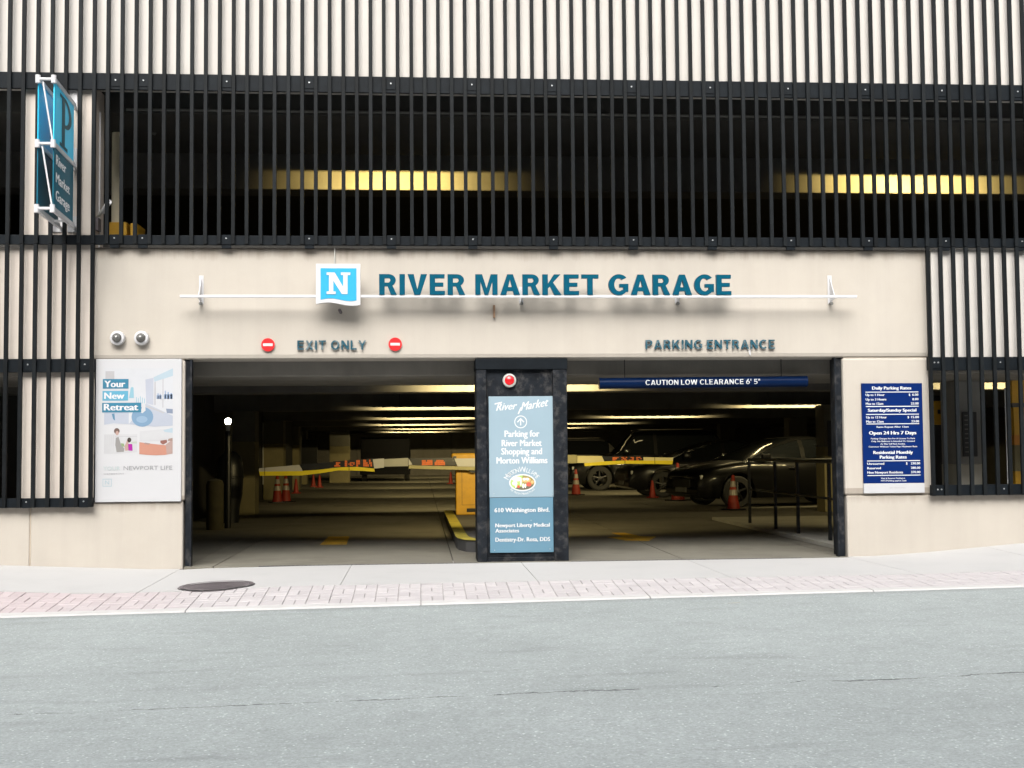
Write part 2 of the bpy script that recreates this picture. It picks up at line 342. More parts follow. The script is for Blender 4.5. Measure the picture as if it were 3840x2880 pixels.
# ---------------------------------------------------------------- block capitals drawn as outlines (cap height 1)
from mathutils.geometry import tessellate_polygon
def _arc(cx, cz, rx, rz, a0, a1, n=10): return [(cx+rx*math.cos(R(a0+(a1-a0)*i/n)), cz+rz*math.sin(R(a0+(a1-a0)*i/n))) for i in range(n+1)]
def _stroke(p, q, s):
    (a, b), (c, d) = p, q; h = s/2/abs((d-b)/math.hypot(c-a, d-b)) if d != b else 0
    return [(a-h, b), (a+h, b), (c+h, d), (c-h, d)]
def glyph(ch, s=.2):
    """list of (outline, [holes]) and advance width; s is the stem weight"""
    t = s*.88
    if ch == 'I': return [([(0, 0), (s, 0), (s, 1), (0, 1)], [])], s
    if ch == 'E': return [([(0, 0), (.60, 0), (.60, t), (s, t), (s, .5-t/2), (.54, .5-t/2), (.54, .5+t/2), (s, .5+t/2), (s, 1-t), (.59, 1-t), (.59, 1), (0, 1)], [])], .60
    if ch == 'L': return [([(0, 0), (.56, 0), (.56, t), (s, t), (s, 1), (0, 1)], [])], .56
    if ch == 'T': w_ = .68; return [([(w_/2-s/2, 0), (w_/2+s/2, 0), (w_/2+s/2, 1-t), (w_, 1-t), (w_, 1), (0, 1), (0, 1-t), (w_/2-s/2, 1-t)], [])], w_
    if ch == 'V': w_ = .76; h = s*.56; return [([(w_/2-h*.95, 0), (w_/2+h*.95, 0), (w_, 1), (w_-2*h, 1), (w_/2, .27), (2*h, 1), (0, 1)], [])], w_
    if ch == 'A':
        w_ = .78; h = s*.56
        def ix(z): return z*(w_/2-h*.95)
        zb0, zb1 = .19, .19+t
        inner0 = 2*h
        def iz(z): return inner0+(w_/2-inner0)*(z/.76)
        return [([(0, 0), (inner0, 0), (iz(zb0), zb0), (w_-iz(zb0), zb0), (w_-inner0, 0), (w_, 0), (w_/2+h*.95, 1), (w_/2-h*.95, 1)], [[(iz(zb1), zb1), (w_-iz(zb1), zb1), (w_/2, .76)]])], w_
    if ch == 'M': w_ = .88; return [([(0, 0), (s*.95, 0), (s*.95, .64), (w_/2-.07, 0), (w_/2+.07, 0), (w_-s*.95, .64), (w_-s*.95, 0), (w_, 0), (w_, 1), (w_-s*1.25, 1), (w_/2, .32), (s*1.25, 1), (0, 1)], [])], w_
    if ch == 'N': w_ = .72; return [([(0, 0), (s*.95, 0), (s*.95, .62), (w_-s*1.05, 0), (w_, 0), (w_, 1), (w_-s*.95, 1), (w_-s*.95, .38), (s*1.05, 1), (0, 1)], [])], w_
    if ch == 'W': w_ = 1.06; return [([(.24-s*.45, 0), (.24+s*.5, 0), (w_/2, .62), (w_-.24-s*.5, 0), (w_-.24+s*.45, 0), (w_, 1), (w_-s*1.02, 1), (w_-.235, .36), (w_/2+s*.5, 1), (w_/2-s*.5, 1), (.235, .36), (s*1.02, 1), (0, 1)], [])], w_
    if ch == 'K': return [([(0, 0), (s, 0), (s, .30), (s+.09, .42), (.73-s*1.22, 0), (.75, 0), (.38+s*.18, .60), (.72, 1), (.72-s*1.22, 1), (s, .55), (s, 1), (0, 1)], [])], .75
    if ch == 'X': w_ = .74; h = s*1.2; c_ = w_/2; return [([(0, 0), (h, 0), (c_, .33), (w_-h, 0), (w_, 0), (c_+h*.5, .51), (w_-.02, 1), (w_-.02-h, 1), (c_, .69), (.02+h, 1), (.02, 1), (c_-h*.5, .51)], [])], w_
    if ch == 'Y': w_ = .74; h = s*1.15; c_ = w_/2; return [([(c_-s/2, 0), (c_+s/2, 0), (c_+s/2, .40), (w_, 1), (w_-h, 1), (c_, .60), (h, 1), (0, 1), (c_-s/2, .40)], [])], w_
    if ch in 'RP':
        x1 = .36; r = .29 if ch == 'R' else .31; zc = 1-r
        outer = [(x1, 1-2*r)]+_arc(x1, zc, r, r, -90, 90, 12)[1:]+[(0, 1), (0, 0), (s, 0), (s, 1-2*r)]
        if ch == 'R':
            outer = [(x1-.03, 1-2*r), (.69-s*1.08, 0), (.69, 0), (x1+.16, 1-2*r+.03)]+_arc(x1, zc, r, r, -55, 90, 12)+[(0, 1), (0, 0), (s, 0), (s, 1-2*r)]
        hole = [(s, 1-2*r+t*.9), (x1, 1-2*r+t*.9)]+_arc(x1, zc, r-s*.98, r-t*.95, -90, 90, 8)[1:-1]+[(x1, 1-t), (s, 1-t)]
        return [(outer, [hole])], .69 if ch == 'R' else .67
    if ch == 'O': return [(_arc(.41, .5, .41, .515, 0, 348, 29), [_arc(.41, .5, .41-s*1.05, .515-t*1.02, 0, 345, 23)])], .82
    if ch in 'CG':
        rx, rz, qx, qz = .41, .515, .41-s*1.05, .515-t*1.02
        if ch == 'C': return [(_arc(.41, .5, rx, rz, 42, 318, 24)+_arc(.41, .5, qx, qz, 312, 48, 20), [])], .76
        return [(_arc(.41, .5, rx, rz, 42, 318, 24)+[(.79, .15), (.79, .54), (.43, .54), (.43, .54-t*.9), (.79-s*.95, .54-t*.9), (.79-s*.95, .22)]+_arc(.41, .5, qx, qz, 308, 48, 20), [])], .79
    if ch == 'U':
        w_ = .74; r = w_/2
        return [([(0, 1)]+_arc(r, r*.98, r, r, 180, 360, 16)+[(w_, 1), (w_-s, 1)]+_arc(r, r*.98, r-s, r-t, 360, 180, 14)+[(s, 1)], [])], w_
    if ch == '6': return [(_arc(.31, .33, .31, .345, 0, 348, 24), [_arc(.31, .33, .31-s*.95, .345-t, 0, 345, 18)]), ([(.005, .36), (.06, .60), (.34, 1), (.34+s*1.2, 1), (.24, .62)], [])], .62
    if ch == '5': return [([(.04, .05)]+_arc(.27, .31, .33, .33, -128, 125, 16)+[(.22, 1-t), (.55, 1-t), (.55, 1), (.07, 1), (.04, .46), (.18, .43)]+_arc(.27, .31, .33-s*.95, .33-t, 112, -120, 14)+[(.06, .05+t)], [])], .60
    if ch == "'": return [([(.02, .62), (.10, .62), (.14, 1.02), (0, 1.02)], [])], .14
    if ch == '"': return [([(.02, .62), (.09, .62), (.12, 1.02), (0, 1.02)], []), ([(.20, .62), (.27, .62), (.30, 1.02), (.18, 1.02)], [])], .30
    return [], .3
def caps(body, x0, x1, zb, cap, s=.2, gap=.11):
    """[(outline pieces in X,Z)] per character, fitted to x0..x1"""
    pos = 0; out = []
    for ch in body:
        g_, w_ = glyph(ch, s)
        if g_: out.append((pos, g_))
        pos += w_+(gap if ch != ' ' else 0)
    tot = pos-gap; k = (x1-x0)/tot
    return [[([(x0+(p_+x)*k, zb+z*cap) for x, z in o], [[(x0+(p_+x)*k, zb+z*cap) for x, z in h] for h in hs]) for o, hs in g_] for p_, g_ in out]
def cap_mesh(bb, pieces, y0, y1, m):
    """solid letter from outlines; y1 None gives a flat print"""
    for n_, (o, hs) in enumerate(pieces):
        y0_ = y0-.0003*n_
        loops = [o]+hs; tri = tessellate_polygon([[Vector((x, z, 0)) for x, z in l] for l in loops])
        flat = [p for l in loops for p in l]; n = len(flat)
        if y1 is None:
            bb.add([(x, y0_, z) for x, z in flat], [tuple(t_) for t_ in tri], m); continue
        vs = [(x, y0_, z) for x, z in flat]+[(x, y1, z) for x, z in flat]; fs = [tuple(t_) for t_ in tri]+[(c+n, b+n, a+n) for a, b, c in tri]
        st = 0
        for l in loops:
            k = len(l); fs += [(st+i, st+(i+1) % k, st+(i+1) % k+n, st+i+n) for i in range(k)]; st += k
        bb.add(vs, fs, m)
def letters(body, x0, x1, zb, cap, y, depth, m, parent, s=.2, gap=.11, name='letter'):
    for pc in caps(body, x0, x1, zb, cap, s, gap):
        b = B(); cap_mesh(b, pc, y, y+depth, m); b.link(name, parent)

# ================================================================ GROUND
def plin(t, x):
    if x <= t[0][0]: return t[0][1]
    for (a, b), (c, d) in zip(t, t[1:]):
        if x <= c: return b+(d-b)*(x-a)/(c-a)
    return t[-1][1]
BASE = [(-14, .16), (-8, .12), (-4.5, .045), (-2.7, -.03), (-2.4, -.012), (-1.2, 0), (4.75, 0), (5.2, .005), (5.9, .05), (6.9, .13), (9, .2), (16, .3)]
MIDL = [(-14, .06), (-6, .02), (-4.2, 0), (-3.1, -.05), (-2.2, -.045), (-1.2, -.012), (2, 0), (4.8, .005), (6.2, .03), (8, .08), (16, .2)]
def kz(x): return -.086+.0125*max(-14, min(16, x))
YB, YK, YR = -2.05, -2.85, -2.98           # top of the brick strip, inner and outer kerb face
def pave_z(x, y):
    if y >= YB: t = y/YB; return plin(BASE, x)*(1-t)+plin(MIDL, x)*t
    t = min(1, (y-YB)/(YR-YB)); return plin(MIDL, x)*(1-t)+kz(x)*t
def road_z(x, y): return kz(x)-.012+.0145*(max(y, -40)-YR)
# lane seam of the road, through two photo points carried onto the road surface
def on_road(px, py):
    d = FW+RT*((px-1920)/FPX)-UP*((py-1440)/FPX); t = 5.0
    for _ in range(30):
        p = CAM+d*t; t += (p.z-road_z(p.x, p.y))/(-d.z)*.9
    return CAM+d*t
_a, _b = on_road(100, 2678), on_road(3600, 2532)
_sl = (_b.y-_a.y)/(_b.x-_a.x); SEAM = (_a.y-_sl*_a.x, _sl)
M_ASPH = asphalt_mat()

def height_grid(name, xs, ys, zf, m, parent=None, kind='structure', thick=0.0):
    b = B(); nx, ny = len(xs), len(ys)
    vs = [(x, y, zf(x, y)) for y in ys for x in xs]
    fs = [(j*nx+i, j*nx+i+1, (j+1)*nx+i+1, (j+1)*nx+i) for j in range(ny-1) for i in range(nx-1)]
    if thick:
        o = len(vs); vs += [(x, y, z-thick) for x, y, z in vs]
        rim = [(i) for i in range(nx)]+[j*nx+nx-1 for j in range(1, ny)]+[(ny-1)*nx+i for i in range(nx-2, -1, -1)]+[j*nx for j in range(ny-2, 0, -1)]
        fs += [(a, c, c+o, a+o) for a, c in zip(rim, rim[1:]+rim[:1])]
    b.add(vs, fs, m); o = b.link(name, parent); 
    if kind: o['kind'] = kind
    return o
def frange(a, b, n): return [a+(b-a)*i/n for i in range(n+1)]
g = B().add([(-800, -800, -1.1), (800, -800, -1.1), (800, 800, -1.1), (-800, 800, -1.1)], [(0, 1, 2, 3)], mat('ground_soil', (.2, .2, .19), .9)).link('ground'); g['kind'] = 'structure'
height_grid('road', [-150, -60, -30]+frange(-14, 16, 30)+[30, 60, 150], [-150, -80, -40, -20]+frange(-15, YR, 12), road_z, M_ASPH)

pav = thing('pavement', 'pale concrete pavement with a brick strip in front of the garage', None, kind='structure')
sub = height_grid('bedding', frange(-14, 16, 60), [-2.97, YB, -1, .35], lambda x, y: pave_z(x, y)-.009, mat('bedding_mortar', (0.31, 0.3, 0.29), .9), pav, None)
bx = [-14, -12, -10, -8, -6.4, -4.8, -2.6, -.75, 1.1, 2.95, 4.8, 6.4, 8, 10, 12, 14, 16]
for a, b_ in zip(bx, bx[1:]):
    n = max(3, int((b_-a)/.3))
    height_grid('paving_slab', frange(a+.003, b_-.003, n), [YB+.005, -1.35, -.7, -.002] if not (-2.6 <= a < 4.7) else [YB+.005, -1.35, -.7, -.10], pave_z, M_PAVE, pav, None, .05)
# kerb stones, flush with the driveway
kx = [-14+2.0*i for i in range(16)]
for a, b_ in zip(kx, kx[1:]):
    height_grid('kerb_stone', frange(a+.006, b_-.006, 6), [YR, YR+.02, YK+.004], lambda x, y: pave_z(x, y)-(.012 if y == YR else 0), M_KERBC, pav, None, .16)
# basket weave bricks: 4 blocks deep
def brick_shape(lx, ly):
    b = B(); h = .045; c = .004; x, y = lx/2-.0026, ly/2-.0026
    vs = [(-x, -y, -h), (x, -y, -h), (x, y, -h), (-x, y, -h), (-x, -y, -c), (x, -y, -c), (x, y, -c), (-x, y, -c), (-x+c, -y+c, 0), (x-c, -y+c, 0), (x-c, y-c, 0), (-x+c, y-c, 0)]
    fs = [(8, 9, 10, 11)]+[(i, (i+1) % 4, (i+1) % 4+4, i+4) for i in range(4)]+[(i+4, (i+1) % 4+4, (i+1) % 4+8, i+8) for i in range(4)]
    return vs, fs
spots = []
x = -8.0
while x < 9.99:
    i = round((x+8)/.2)
    for j in range(4):
        yc = YB-.1-.2*j
        if (i+j) % 2: spots += [(x+.05, yc, 0), (x+.15, yc, 0)]
        else: spots += [(x+.1, yc-.05, 1), (x+.1, yc+.05, 1)]
    x += .2
near = [s for s in spots if -4.05 < s[0] < 3.42][:300]
rest = [s for s in spots if s not in near]
protos = []
for k, (lx, ly) in enumerate(((.1, .2), (.2, .1))):
    vs, fs = brick_shape(lx, ly); me = bpy.data.meshes.new('brick'); me.from_pydata(vs, [], fs); me.materials.append(M_BRICK); me.update(); protos.append(me)
def tilt(x, y):
    e = .05; dzdx = (pave_z(x+e, y)-pave_z(x-e, y))/(2*e); dzdy = (pave_z(x, y+e)-pave_z(x, y-e))/(2*e)
    return math.atan(dzdy), -math.atan(dzdx)
for x, y, k in near:
    o = bpy.data.objects.new('brick', protos[k]); COL.objects.link(o); o.parent = pav
    rx, ry = tilt(x, y); o.location = (x, y, pave_z(x, y)+random.uniform(-.002, .002))
    o.rotation_euler = (rx+random.uniform(-.006, .006), ry+random.uniform(-.01, .01), random.uniform(-.012, .012))
bb = B()
for x, y, k in rest:
    vs, fs = brick_shape(*((.1, .2), (.2, .1))[k]); dz = random.uniform(-.002, .002)
    bb.add([(x+v[0], y+v[1], pave_z(x+v[0], y+v[1])+v[2]+dz) for v in vs], fs, M_BRICK)
bb.link('brick_field', pav, kind='stuff')

# manhole cover
mx_, my_ = AX(812, 2200, -1.25), -1.85
d = FW+RT*((812-1920)/FPX)-UP*((2200-1440)/FPX); t = (-.035-CAM.z)/d.z; p = CAM+d*t; mx_, my_ = p.x, p.y
mh = thing('manhole_cover', 'round dark iron manhole cover set in the pavement left of the driveway', 'manhole cover', (mx_, my_, pave_z(mx_, my_)))
def disc(r0, r1, z, n=40):
    vs = []; 
    for r in (r0, r1):
        for i in range(n):
            a = 2*math.pi*i/n; X, Y = mx_+r*math.cos(a), my_+r*math.sin(a); vs.append((X, Y, pave_z(X, Y)+z))
    return vs, [(i, (i+1) % n, n+(i+1) % n, n+i) for i in range(n)]
b = B(); b.add(*disc(.30, .345, .014), M_IRON); b.add(*disc(.345, .36, .003), M_IRON); b.link('rim', mh)
b = B(); b.add(*disc(.0001, .293, .010), M_IRON)
for r in (.06, .12, .18, .24):
    b.add(*disc(r, r+.022, .014), M_IRON)
b.link('lid', mh)

lt = on_road(2755, 2262)
o = B().box(lt.x-.06, lt.x+.03, lt.y-.006, lt.y+.004, lt.z, lt.z+.004, M_OFFW).box(lt.x-.01, lt.x+.05, lt.y+.005, lt.y+.012, lt.z+.001, lt.z+.006, M_OFFW).link('litter_scrap'); tag(o, 'tiny pale scrap of litter lying on the road near the kerb', 'litter')

# ================================================================ GARAGE BUILDING
bld = thing('garage_building', 'cream concrete parking garage with dark vertical slats and two drive-in openings', 'parking garage', (1.1, 0, 0))
XL, XR = -14.0, 16.0
xP0, xP1 = -3.54, 5.84          # outer ends of the lintel
xJ0, xJ1 = -2.56, 4.79          # clear opening incl. jambs
ZL = 2.255                      # underside of the lintel
def wall(name, x0, x1, y0, y1, z0, z1, m, ch=.012, label=None): return B().box(x0, x1, y0, y1, z0, z1, m, ch).link(name, bld, label=label)
# lintel with a sloping drip edge and a thin shadow joint
b = B()
prof = [(0, ZL+.05), (0, 3.47), (.03, 3.49), (.40, 3.49), (.40, ZL), (.03, ZL), (.012, ZL+.012)]
for xx in (xP0, xP1): pass
n = len(prof); vs = [(xP0, y, z) for y, z in prof]+[(xP1, y, z) for y, z in prof]
b.add(vs, [tuple(range(n)), tuple(range(2*n-1, n-1, -1))]+[(i, (i+1) % n, (i+1) % n+n, i+n) for i in range(n)], M_CREAM)
b.link('lintel', bld)
wall('pier', xP0, xJ0, .0, .40, .715, ZL-.012, M_CREAM, .02)
wall('pier', xJ1, xP1, .0, .40, .695, ZL-.012, M_CREAM, .02)
for x0, x1, z0, z1 in ((xP0+.01, xJ0-.02, ZL-.012, ZL), (xJ1+.02, xP1-.01, ZL-.012, ZL), (xP0+.01, xJ0-.02, .705, .715), (xJ1+.02, xP1-.01, .685, .695)):
    B().box(x0, x1, .02, .38, z0, z1, M_JOINT).link('joint', bld)
xv = AX(112, 2000)
B().box(xv-.006, xv+.006, .012, .38, -.4, .70, mat('pale_joint', (.40, .34, .27), .9)).link('joint', bld)
wall('base_wall', XL, xv-.006, 0, .40, -.4, .705, M_CREAM, .01)
wall('base_wall', xv+.006, xJ0-.015, 0, .40, -.4, .705, M_CREAM, .015)
wall('base_wall', xJ1+.015, 9.2, 0, .40, -.4, .685, M_CREAM, .015)
wall('base_wall', 9.212, XR, 0, .40, -.4, .685, M_CREAM, .01)
xC = AX(80, 1500, .04)          # left edge of the plain column behind the slats
wall('wall_column', xC, xP0-.01, -.005, .42, .705, 5.29, M_PINK, .008)
wall('spandrel_panel', XL, xC-.01, .01, .40, 2.22, 3.49, M_PINK, .008)
wall('spandrel_panel', xP1+.01, XR, -.01, .40, 2.235, 3.49, M_PALE, .008)
# upper wall in cast panels
ux = [XL, -9.0, AX(1240, 100)-4.6, 2.6, 7.4, 12.0, XR]
for a, c in zip(ux, ux[1:]): wall('upper_panel', a+.001, c-.001, -.02, .30, 5.295, 8.6, M_PALE, .002)
wall('wall_column', XL, XL+.8, .03, .42, .705, 5.29, M_PINK, .008)
# floor, roof, sides
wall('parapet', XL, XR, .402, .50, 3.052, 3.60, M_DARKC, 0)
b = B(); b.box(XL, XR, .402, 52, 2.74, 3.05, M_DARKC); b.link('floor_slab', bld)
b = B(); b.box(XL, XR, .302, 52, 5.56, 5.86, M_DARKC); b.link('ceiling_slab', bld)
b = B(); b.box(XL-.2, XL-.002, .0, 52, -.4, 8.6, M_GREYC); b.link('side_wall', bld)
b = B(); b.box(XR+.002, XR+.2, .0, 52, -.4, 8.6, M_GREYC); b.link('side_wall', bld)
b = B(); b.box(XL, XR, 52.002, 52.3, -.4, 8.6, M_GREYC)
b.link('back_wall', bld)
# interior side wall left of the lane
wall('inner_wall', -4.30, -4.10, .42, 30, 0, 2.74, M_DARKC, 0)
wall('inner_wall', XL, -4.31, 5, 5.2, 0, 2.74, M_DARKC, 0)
# far wall panels
for i in range(9):
    wall('far_wall_panel', -8+i*2.4+.01, -8+(i+1)*2.4-.01, 50.2, 50.4, 0, 1.3, M_GREYC, 0)
    wall('far_wall_panel', -8+i*2.4+.01, -8+(i+1)*2.4-.01, 50.2, 50.4, 1.31, 2.7, M_GREYC, 0)
# beams: first a wide edge beam, then one every 7.8 m
BY = [3.7+7.75*k for k in range(6)]
ZB = 2.055
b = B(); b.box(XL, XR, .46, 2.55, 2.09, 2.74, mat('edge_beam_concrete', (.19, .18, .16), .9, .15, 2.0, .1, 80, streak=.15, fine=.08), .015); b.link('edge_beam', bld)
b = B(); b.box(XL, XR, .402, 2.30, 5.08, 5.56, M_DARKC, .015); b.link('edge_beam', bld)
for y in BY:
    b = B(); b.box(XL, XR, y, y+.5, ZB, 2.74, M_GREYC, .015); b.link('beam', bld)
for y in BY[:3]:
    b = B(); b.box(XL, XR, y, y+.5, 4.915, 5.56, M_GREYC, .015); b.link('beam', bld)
# columns in the left row, painted yellow below shoulder height
def column(x0, x1, y0, y1, zs, top=ZB, mu=None, ml=None):
    b = B(); b.box(x0, x1, y0, y1, zs, top, mu or M_COLP, .01); b.box(x0-.003, x1+.003, y0-.003, y1+.003, 0, zs-.001, ml or M_COLY, .01)
    return b.link('column', bld)
for px0, px1, Y in ((870, 956, 11.3), (988, 1062, 19.1), (1086, 1120, 26.9), (1236, 1310, 36.5), (1125, 1150, 34.5)):
    column(AX(px0, 1700, Y), AX(px1, 1700, Y), Y, Y+.6, 1.45)
column(AX(3093, 1800, 9.6), AX(3093, 1800, 9.6)+.7, 9.6, 10.1, 1.25)
for xx in (9.9, 13.6):
    for Y in BY[1:4]: column(xx, xx+.5, Y, Y+.5, 1.4)
B().tube((AX(986, 1700, 19.0)-.0, 19.02, .4), (AX(986, 1700, 19.0), 19.02, 2.0), .02, M_OFFW, 8).link('corner_guard', bld)

# floor of the garage, cast in bays with saw cuts
fl = thing('garage_floor', 'worn concrete floor inside the garage', None, kind='structure')
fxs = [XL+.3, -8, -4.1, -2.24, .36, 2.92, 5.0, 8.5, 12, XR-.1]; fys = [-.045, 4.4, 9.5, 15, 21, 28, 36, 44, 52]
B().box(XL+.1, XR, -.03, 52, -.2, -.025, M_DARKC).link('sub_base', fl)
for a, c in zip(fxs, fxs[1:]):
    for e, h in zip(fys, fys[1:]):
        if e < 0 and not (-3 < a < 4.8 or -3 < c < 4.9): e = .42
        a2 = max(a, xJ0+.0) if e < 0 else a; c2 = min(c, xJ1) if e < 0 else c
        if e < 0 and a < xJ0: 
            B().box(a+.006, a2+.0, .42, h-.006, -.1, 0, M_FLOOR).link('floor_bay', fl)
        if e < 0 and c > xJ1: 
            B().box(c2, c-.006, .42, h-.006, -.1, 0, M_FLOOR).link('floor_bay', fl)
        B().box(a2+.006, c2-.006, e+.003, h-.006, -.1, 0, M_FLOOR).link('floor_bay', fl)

# raised walk behind the right jamb
b = B(); b.box(5.012, 8.4, .42, 7.5, .001, .05, mat('walk_concrete', (.33, .32, .28), .8, .12, 2, fine=.06)); b.link('raised_walk', bld)

# steel door jambs
for x0, x1 in ((xJ0+.001, xJ0+.072), (xJ1-.092, xJ1-.001)):
    j = thing('door_jamb', ('rusty black steel channel lining the left side of the exit opening' if x0 < 0 else 'rusty black steel channel lining the right side of the entrance'), 'door jamb', (x0, .1, 0))
    B().box(x0, x1, .05, .09, -.01, ZL-.002, M_STEEL).box(x0 if x0 < 0 else x1-.02, x0+.02 if x0 < 0 else x1, .09, .38, -.01, ZL-.002, M_STEEL).link('web', j)
    B().box(x1-.02 if x0 < 0 else x0, x1 if x0 < 0 else x0+.02, .012, .05, -.01, ZL-.002, M_STEEL, .003).link('flange', j)

# trench drain along the threshold
dm = mat('drain_grate', (.05, .05, .05), .6, .2, 30)
for x0, x1, lab in ((-1.75, .62, 'narrow dark drain slot across the exit threshold'), (1.66, 4.25, 'narrow dark drain slot across the entrance threshold')):
    tr = thing('trench_drain', lab, 'drain', (x0, -.07, 0))
    b = B(); b.box(x0, x1, -.088, -.083, -.03, .002, dm).box(x0, x1, -.056, -.051, -.03, .002, dm).box(x0, x1, -.083, -.056, -.03, -.022, dm); b.link('channel', tr)
    b = B(); k = x0+.02
    while k < x1-.03: b.box(k, k+.022, -.083, -.056, -.012, .001, M_IRON); k += .045
    b.link('grate', tr, kind='stuff')

# unseen building added behind the camera to close off the low sky
opp = thing('unseen_sky_blocker', 'tall brown brick building, unseen, added behind the viewer to block the low sky', 'building', (0, -26, 0))
B().box(-50, 50, -40, -26, -1.1, OPP_H, mat('brown_brick', (.22, .17, .14), .9, .15, 1.5)).link('wall', opp)
src_w = None
for i in range(20):
    for j in range(int(OPP_H/3.4)):
        X, Z = -47+i*4.95, 1.2+j*3.4
        if src_w is None:
            src_w = B().box(X-.9, X+.9, -26.0, -25.97, Z-.9, Z+.9, M_GLASS).link('window', opp); w0 = Vector((X, 0, Z)); l0 = src_w.location.copy()
        else:
            o = src_w.copy(); COL.objects.link(o); o.location = l0+Vector((X, 0, Z))-w0

# ================================================================ CENTRE PILLAR
pil = thing('entrance_pillar', 'black steel clad pillar between exit and entrance', 'pillar', (1.13, .1, 0))
pf = .02
pcx0, pcx1 = .626, 1.640
b = B(); b.box(pcx0+.10, pcx1-.12, .06, .50, 0, ZL-.004, M_STEEL); b.link('core', pil)
for x0, x1 in ((pcx0, pcx0+.11), (pcx1-.16, pcx1)):
    B().box(x0, x1, .012, .52, 0, 2.13, M_STEEL, .006).link('flange', pil)
B().box(pcx0-.008, pcx1+.006, .004, .54, 2.132, ZL-.003, M_RAIL, .004).link('head_plate', pil)
B().box(pcx0+.112, pcx1-.162, .03, .058, 0, .045, M_STEEL, .004).link('foot_plate', pil)
B().box(pcx0+.115, pcx0+.125, .045, .058, .05, 2.13, M_STEEL).box(pcx1-.175, pcx1-.165, .045, .058, .05, 2.13, M_STEEL).link('weld_seam', pil)

# hanging sign on the pillar: two stacked boards
Ys = .035
sx0, sx1 = AX(1835, 1800, Ys), AX(2077, 1800, Ys)
zt, zm, zb = AZ(1955, 1486, Ys), AZ(1955, 1865, Ys), AZ(1955, 2072, Ys)
ps = thing('pillar_sign', 'pale blue two-part direction sign fixed to the black pillar', 'sign', ((sx0+sx1)/2, Ys, zb))
B().box(sx0, sx1, Ys, Ys+.018, zm+.002, zt, M_SIGN1, .003).link('upper_board', ps, label='paler upper board of the sign')
B().box(sx0+.004, sx1-.010, Ys+.003, Ys+.018, zb, zm-.002, M_SIGN2, .003).link('lower_board', ps, label='deeper blue lower board of the sign')
def PX(px): return AX(px, 1800, Ys)
def PZ(py): return AZ(1955, py, Ys)
yt = Ys-.0018
tx = B()
def sline(bb, body, p0, p1, base, capp, m=M_LTXT, **k):
    q_ = B(); line(q_, body, PX(p0), PX(p1), PZ(base), PZ(base-capp)-PZ(base), yt, m, **k); q_.link('text_line', ps)
sline(tx, 'Parking for', 1893, 2025, 1638, 24, bold=.035)
sline(tx, 'River Market', 1882, 2033, 1673, 24, bold=.035)
sline(tx, 'Shopping and', 1880, 2034, 1704, 24, bold=.035)
sline(tx, 'Morton Williams', 1862, 2054, 1738, 24, bold=.035)
# serif feet under and over the main stems would be under a pixel; the heavy cut stands for them
# script heading, rising to the right
def script(bb, body, p0, p1, base, capp, rise, m):
    vs, fs = fit_text(body, PX(p0), PX(p1), PZ(base), PZ(base-capp)-PZ(base), yt, 0, .02, .35, 2)
    q_ = B(); q_.add([(v[0], v[1], v[2]+rise*(v[0]-PX(p0))) for v in vs], fs, m); q_.link('text_line', ps)
script(tx, 'River', 1862, 1942, 1540, 27, .08, M_LTXT); script(tx, 'Market', 1955, 2060, 1540, 30, .17, M_LTXT)
tx.sheet([(PX(1857), PZ(1512)), (PX(1885), PZ(1506)), (PX(1885), PZ(1510)), (PX(1857), PZ(1517))], yt-.0003, M_LTXT)
tx.sheet([(PX(1943), PZ(1552)), (PX(1954), PZ(1528)), (PX(1959), PZ(1528)), (PX(1948), PZ(1553))], yt-.0003, M_LTXT)
# arrow in a ring
cx_, cz_ = PX(1954.5), PZ(1582); r1 = PX(1954.5+24)-cx_
n = 32
for r0, r2 in ((r1*.86, r1),):
    vs = [(cx_+r*math.cos(2*math.pi*i/n), yt, cz_+r*math.sin(2*math.pi*i/n)) for r in (r0, r2) for i in range(n)]
    tx.add(vs, [(i, (i+1) % n, n+(i+1) % n, n+i) for i in range(n)], M_LTXT)
a = r1
tx.sheet([(cx_-.08*a, cz_-.55*a), (cx_+.08*a, cz_-.55*a), (cx_+.08*a, cz_+.4*a), (cx_-.08*a, cz_+.4*a)], yt, M_LTXT)
tx.sheet([(cx_, cz_+.62*a), (cx_-.58*a, cz_+.02*a), (cx_-.46*a, cz_-.12*a), (cx_, cz_+.38*a)], yt-.0003, M_LTXT)
tx.sheet([(cx_, cz_+.62*a), (cx_, cz_+.38*a), (cx_+.46*a, cz_-.12*a), (cx_+.58*a, cz_+.02*a)], yt-.0003, M_LTXT)
# oval emblem of produce with arched lettering
ex, ez, erx, erz = PX(1959), PZ(1810), PX(1959+50)-PX(1959), PZ(1810-32)-PZ(1810)
def arch(bb, body, rx, rz, a0, a1, h, m, flip=False, bold=.0):
    k = len(body)
    for i, chh in enumerate(body):
        if chh == ' ': continue
        ang = a0+(a1-a0)*(i+.5)/k
        vs, fs = text_raw(chh, bold, 0, 0, 2)
        w_ = max(v[0] for v in vs)-min(v[0] for v in vs); mx0 = (max(v[0] for v in vs)+min(v[0] for v in vs))/2
        s = h/.75; ca, sa = math.cos(R(ang)), math.sin(R(ang))
        tx_, tz_ = (sa, -ca) if not flip else (-sa, ca)
        nx_, nz_ = -tz_, tx_
        if i == 0 or (i and body[i-1] == ' '): s *= 1.25
        bx_, bz_ = ex+rx*ca, ez+rz*sa
        bb.add([(bx_+(v[0]-mx0)*s*.85*tx_+v[1]*s*nx_, yt, bz_+(v[0]-mx0)*s*.85*tz_+v[1]*s*nz_) for v in vs], fs, m)
arch(tx, 'MORTON WILLIAMS', erx*1.1, erz*1.25, 158, 22, .052, M_LTXT)
arch(tx, 'THE FRESH MARKETPLACE', erx*1.12, erz*1.42, 212, 328, .022, M_LTXT, True)
